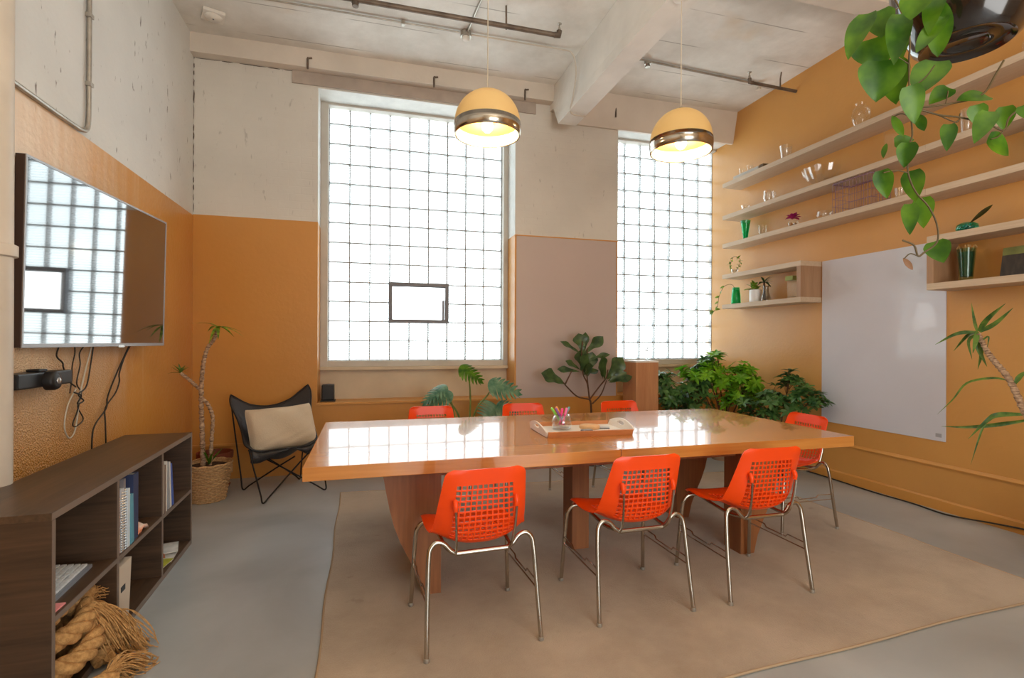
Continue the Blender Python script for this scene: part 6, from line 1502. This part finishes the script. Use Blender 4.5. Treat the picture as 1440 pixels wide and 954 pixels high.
# ------------------------------------------------------------------ pipes, sprinklers and hooks overhead
def sprinkler(parent, x, y, z, dz=1):
    mb = MB(); mb.lathe([(0.0, 0), (0.012, 0.0), (0.012, 0.02 * dz), (0.006, 0.03 * dz), (0.006, 0.05 * dz), (0.022, 0.056 * dz), (0.022, 0.059 * dz), (0.0, 0.06 * dz)], (x, y, z), 12); mb.build('sprinkler_head', M['galv'], parent)
sp1 = thing('sprinkler_pipe', 'rusty sprinkler pipe hung under the left ceiling bay', 'pipe', (0, 0, 0))
mb = MB(); mb.tube([(-0.55, 4.22, 4.00), (1.58, 4.225, 4.00)], 0.021, 12); mb.build('pipe_run', M['rust_pipe'], sp1)
mb = MB(); mb.lathe([(0.028, -0.03), (0.03, 0.03)], n=12, M=Matrix.Translation((-0.10, 4.22, 4.0)) @ Matrix.Rotation(PI / 2, 4, 'Y')); mb.tube([(-0.10, 4.22, 4.0), (-0.10, 4.22, 3.945)], 0.025, 12); mb.build('tee_fitting', M['rust_pipe'], sp1)
mb = MB(); mb.tube([(1.56, 4.225, 4.0), (1.60, 4.225, 4.0), (1.605, 4.225, 4.04)], 0.025, 12); mb.build('elbow', M['rust_pipe'], sp1)
sprinkler(sp1, 1.605, 4.225, 4.045)
mb = MB(); mb.tube([(1.125, 4.225, 3.975), (1.125, 4.225, 4.06), (1.12, 4.21, 4.165)], 0.008, 8); mb.build('hanger', M['rust_pipe'], sp1)
mb = MB(); mb.box(1.40, 1.5, 4.203, 4.247, 3.978, 4.022, bev=0.008); 
sp2 = thing('sprinkler_pipe', 'short sprinkler pipe running into the orange wall at the ceiling', 'pipe', (0, 0, 0))
mb = MB(); mb.tube([(3.80, 4.44, 4.0), (XR, 4.46, 4.0)], 0.016, 10); mb.build('pipe_run', M['rust_pipe'], sp2)
mb = MB(); mb.tube([(3.81, 4.44, 4.0), (3.775, 4.44, 4.0), (3.77, 4.44, 4.04)], 0.02, 10); mb.build('elbow', M['rust_pipe'], sp2); sprinkler(sp2, 3.77, 4.44, 4.045)
mb = MB(); mb.tube([(4.17, 4.455, 3.985), (4.17, 4.455, 4.10), (4.17, 4.44, 4.165)], 0.007, 8); mb.build('hanger', M['rust_pipe'], sp2)
def conduit(label, pts, r, m='galv', k=1):
    t = thing('ceiling_conduit', label, 'conduit', (0, 0, 0), 0, 'thin conduits under the ceiling')
    mb = MB(); mb.tube(smooth_path(pts, 4) if k > 1 else pts, r, 8); mb.build('conduit_tube', M[m], t); return t
cd = conduit('thin conduit along the left ceiling bay ending at a round box', [(-1.5, 4.655, 4.148), (-0.7, 4.655, 4.148), (0.84, 4.665, 4.148)], 0.008)
mb = MB(); mb.box(0.28, 0.31, 4.64, 4.68, 4.125, ZC, bev=0.003); mb.build('clip', M['galv'], cd)
cd2 = conduit('cream cable running from the round box along the ceiling and down over the middle beam', [(0.86, 4.67, 4.148), (1.4, 4.665, 4.148), (1.80, 4.66, 4.146), (1.90, 4.65, 4.12), (1.945, 4.66, 3.98), (1.94, 4.70, 3.78), (1.93, 4.76, 3.64), (1.96, 4.80, 3.606), (2.04, 4.82, 3.606), (2.12, 4.83, 3.612)], 0.0075, 'white_pipe', 4)
cd3 = conduit('conduit running along the ceiling from the round box towards the viewer', [(0.87, 4.63, 4.148), (0.93, 3.6, 4.148), (1.0, 2.4, 4.148)], 0.010)
jb = thing('junction_box', 'round conduit box on the left ceiling bay', 'box', (0.86, 4.67, ZC))
mb = MB(); mb.lathe([(0.0, 0.0), (0.05, 0.0), (0.05, -0.045), (0.0, -0.045)], n=20); mb.build('box_body', M['galv'], jb)
mb = MB(); mb.lathe([(0.0, -0.045), (0.034, -0.046), (0.036, -0.07), (0.02, -0.082), (0.0, -0.083)], n=20); mb.build('detector_cap', M['white_plastic'], jb)
cd4 = conduit('conduit along the right ceiling bay ending above the shelves', [(2.42, 4.60, 4.148), (3.3, 4.65, 4.148), (4.12, 4.69, 4.148)], 0.012)
for nm, x, y, lab in (('ceiling_sensor', 2.70, 4.615, 'small dark sensor head on the right bay conduit'), ('ceiling_sensor', 4.10, 4.69, 'small pale sensor head where the conduit meets the orange wall')):
    t = thing(nm, lab, 'sensor', (x, y, 4.136)); mt = M['galv'] if x < 3 else M['white_plastic']
    mb = MB(); mb.lathe([(0.0, 0.0), (0.035, 0.0), (0.035, -0.022), (0.0, -0.022)], n=16); mb.build('sensor_base', mt, t)
    mb = MB(); mb.lathe([(0.0, -0.022), (0.02, -0.022), (0.028, -0.05), (0.0, -0.056)], n=16); mb.build('sensor_head', mt, t)
sd = thing('smoke_detector', 'flat square white detector on the ceiling in the left corner', 'detector', (-1.30, 5.02, ZC), math.radians(20))
mb = MB(); mb.box(-0.085, 0.085, -0.085, 0.085, -0.03, 0.0, bev=0.008); mb.build('base_plate', M['white_plastic'], sd)
mb = MB(); mb.lathe([(0.0, -0.03), (0.07, -0.03), (0.06, -0.045), (0.0, -0.047)], n=24); mb.build('sensor_cover', M['white_plastic'], sd)
mb = MB(); mb.lathe([(0.0, -0.047), (0.008, -0.047), (0.006, -0.051), (0.0, -0.051)], n=10); mb.build('indicator', M['dark_steel'], sd)
HG = 'short rods on the back beam'
for x, y, z0, z1, lab in ((-0.567, 5.352, 3.965, 4.075, 'short rusty rod on the back beam above the left edge of the wide window'), (0.655, 5.352, 3.955, 4.065, 'short rusty rod on the back beam above the middle of the wide window'), (1.64, 5.352, 3.95, 4.07, 'short rusty rod on the back beam right of the first lamp'),
                        (2.75, 5.40, 3.92, 4.04, 'short rusty rod on the deeper beam right of the middle beam'), (3.89, 5.40, 3.91, 4.02, 'short rusty rod on the deeper beam above the second lamp')):
    t = thing('beam_rod', lab, 'rod', (x, y, z0), 0, HG)
    mb = MB(); mb.tube([(0, 0, 0), (0, 0, z1 - z0 - 0.012), (0.006, 0, z1 - z0)], 0.010, 8); mb.build('rod', M['rust_pipe'], t)
    mb = MB(); mb.tube([(0, 0, z1 - z0 - 0.008), (0.04, 0.0, z1 - z0)], 0.009, 8); mb.build('hook_end', M['rust_pipe'], t)
# loose black cable lying along the foot of the shelf wall
mb = MB(); mb.tube(smooth_path([(4.36, 4.4, 0.008), (4.345, 4.0, 0.008), (4.31, 3.5, 0.008), (4.32, 3.2, 0.008), (4.29, 2.9, 0.008), (4.345, 2.62, 0.03), (4.352, 2.4, 0.05), (4.352, 2.1, 0.05), (4.33, 1.7, 0.01)], 8), 0.006, 6)
tag(mb.build('floor_cable', M['black_cable']), 'black cable lying along the foot of the orange shelf wall', 'cable')

# ------------------------------------------------------------------ light
w = bpy.data.worlds.new('overcast_sky'); SC.world = w; w.use_nodes = True
nt = w.node_tree; nt.nodes.clear()
out = nt.nodes.new('ShaderNodeOutputWorld'); bg = nt.nodes.new('ShaderNodeBackground')
tc = nt.nodes.new('ShaderNodeTexCoord'); sx = nt.nodes.new('ShaderNodeSeparateXYZ'); nt.links.new(tc.outputs['Generated'], sx.inputs[0])
cr = nt.nodes.new('ShaderNodeValToRGB'); cr.color_ramp.elements[0].position = 0.42; cr.color_ramp.elements[0].color = (1.3, 1.29, 1.25, 1); cr.color_ramp.elements[1].position = 0.62; cr.color_ramp.elements[1].color = (0.90, 0.97, 1.0, 1)
mr = nt.nodes.new('ShaderNodeMapRange'); mr.inputs['From Min'].default_value = -1; nt.links.new(sx.outputs[2], mr.inputs['Value']); nt.links.new(mr.outputs[0], cr.inputs[0])
nt.links.new(cr.outputs[0], bg.inputs[0]); bg.inputs[1].default_value = SKY
nt.links.new(bg.outputs[0], out.inputs[0])
def portal(name, loc, rot, sx_, sy_):
    l = bpy.data.lights.new(name, 'AREA'); l.shape = 'RECTANGLE'; l.size = sx_; l.size_y = sy_; l.cycles.is_portal = True
    o = bpy.data.objects.new(name, l); COL.objects.link(o); o.location = loc; o.rotation_euler = rot
portal('portal_wide', (0.555, 6.0, 2.47), (-PI / 2, 0, 0), 2.0, 2.85)
portal('portal_narrow', (3.62, 6.0, 2.47), (-PI / 2, 0, 0), 1.55, 2.85)
portal('portal_rear', (1.4, YR - 0.25, 1.2), (PI / 2, 0, 0), 2.2, 2.4)
# unseen fill light added behind the viewer, aimed up to brighten the ceiling
l = bpy.data.lights.new('ceiling_fill', 'AREA'); l.shape = 'DISK'; l.size = 0.6; l.energy = REAR; l.color = (1.0, 0.93, 0.82)
o = bpy.data.objects.new('ceiling_fill', l); COL.objects.link(o); o.location = (1.2, -0.5, 2.0); o.rotation_euler = (PI, 0, 0)

# ------------------------------------------------------------------ camera
F, YAW, ROLL, SHY, H = 724.6, 0.27394, 0.004187, 4.314, 1.32
cam = bpy.data.cameras.new('camera'); co = bpy.data.objects.new('camera', cam); COL.objects.link(co)
cam.sensor_fit = 'HORIZONTAL'; cam.sensor_width = 36.0; cam.lens = 36.0 * F / 1440; cam.shift_y = SHY / 1440; cam.clip_start = 0.02
fw = V((math.sin(YAW), math.cos(YAW), 0)); rt = V((math.cos(YAW), -math.sin(YAW), 0)); up = V((0, 0, 1))
rt, up = rt * math.cos(ROLL) + up * math.sin(ROLL), up * math.cos(ROLL) - rt * math.sin(ROLL)
Mc = Matrix.Identity(4)
for i in range(3): Mc[i][0] = rt[i]; Mc[i][1] = up[i]; Mc[i][2] = -fw[i]; Mc[i][3] = (0, 0, H)[i]
co.matrix_world = Mc
SC.camera = co
SC.view_settings.view_transform = 'Standard'; SC.view_settings.look = 'None'; SC.view_settings.gamma = 1.0; SC.view_settings.use_curve_mapping = False
SC.view_settings.exposure = EXPO
c = SC.cycles
c.max_bounces = 12; c.diffuse_bounces = 6; c.glossy_bounces = 5; c.transmission_bounces = 8; c.transparent_max_bounces = 24
c.caustics_reflective = False; c.caustics_refractive = False; c.sample_clamp_indirect = 6.0; c.blur_glossy = 0.5
c.use_denoising = True
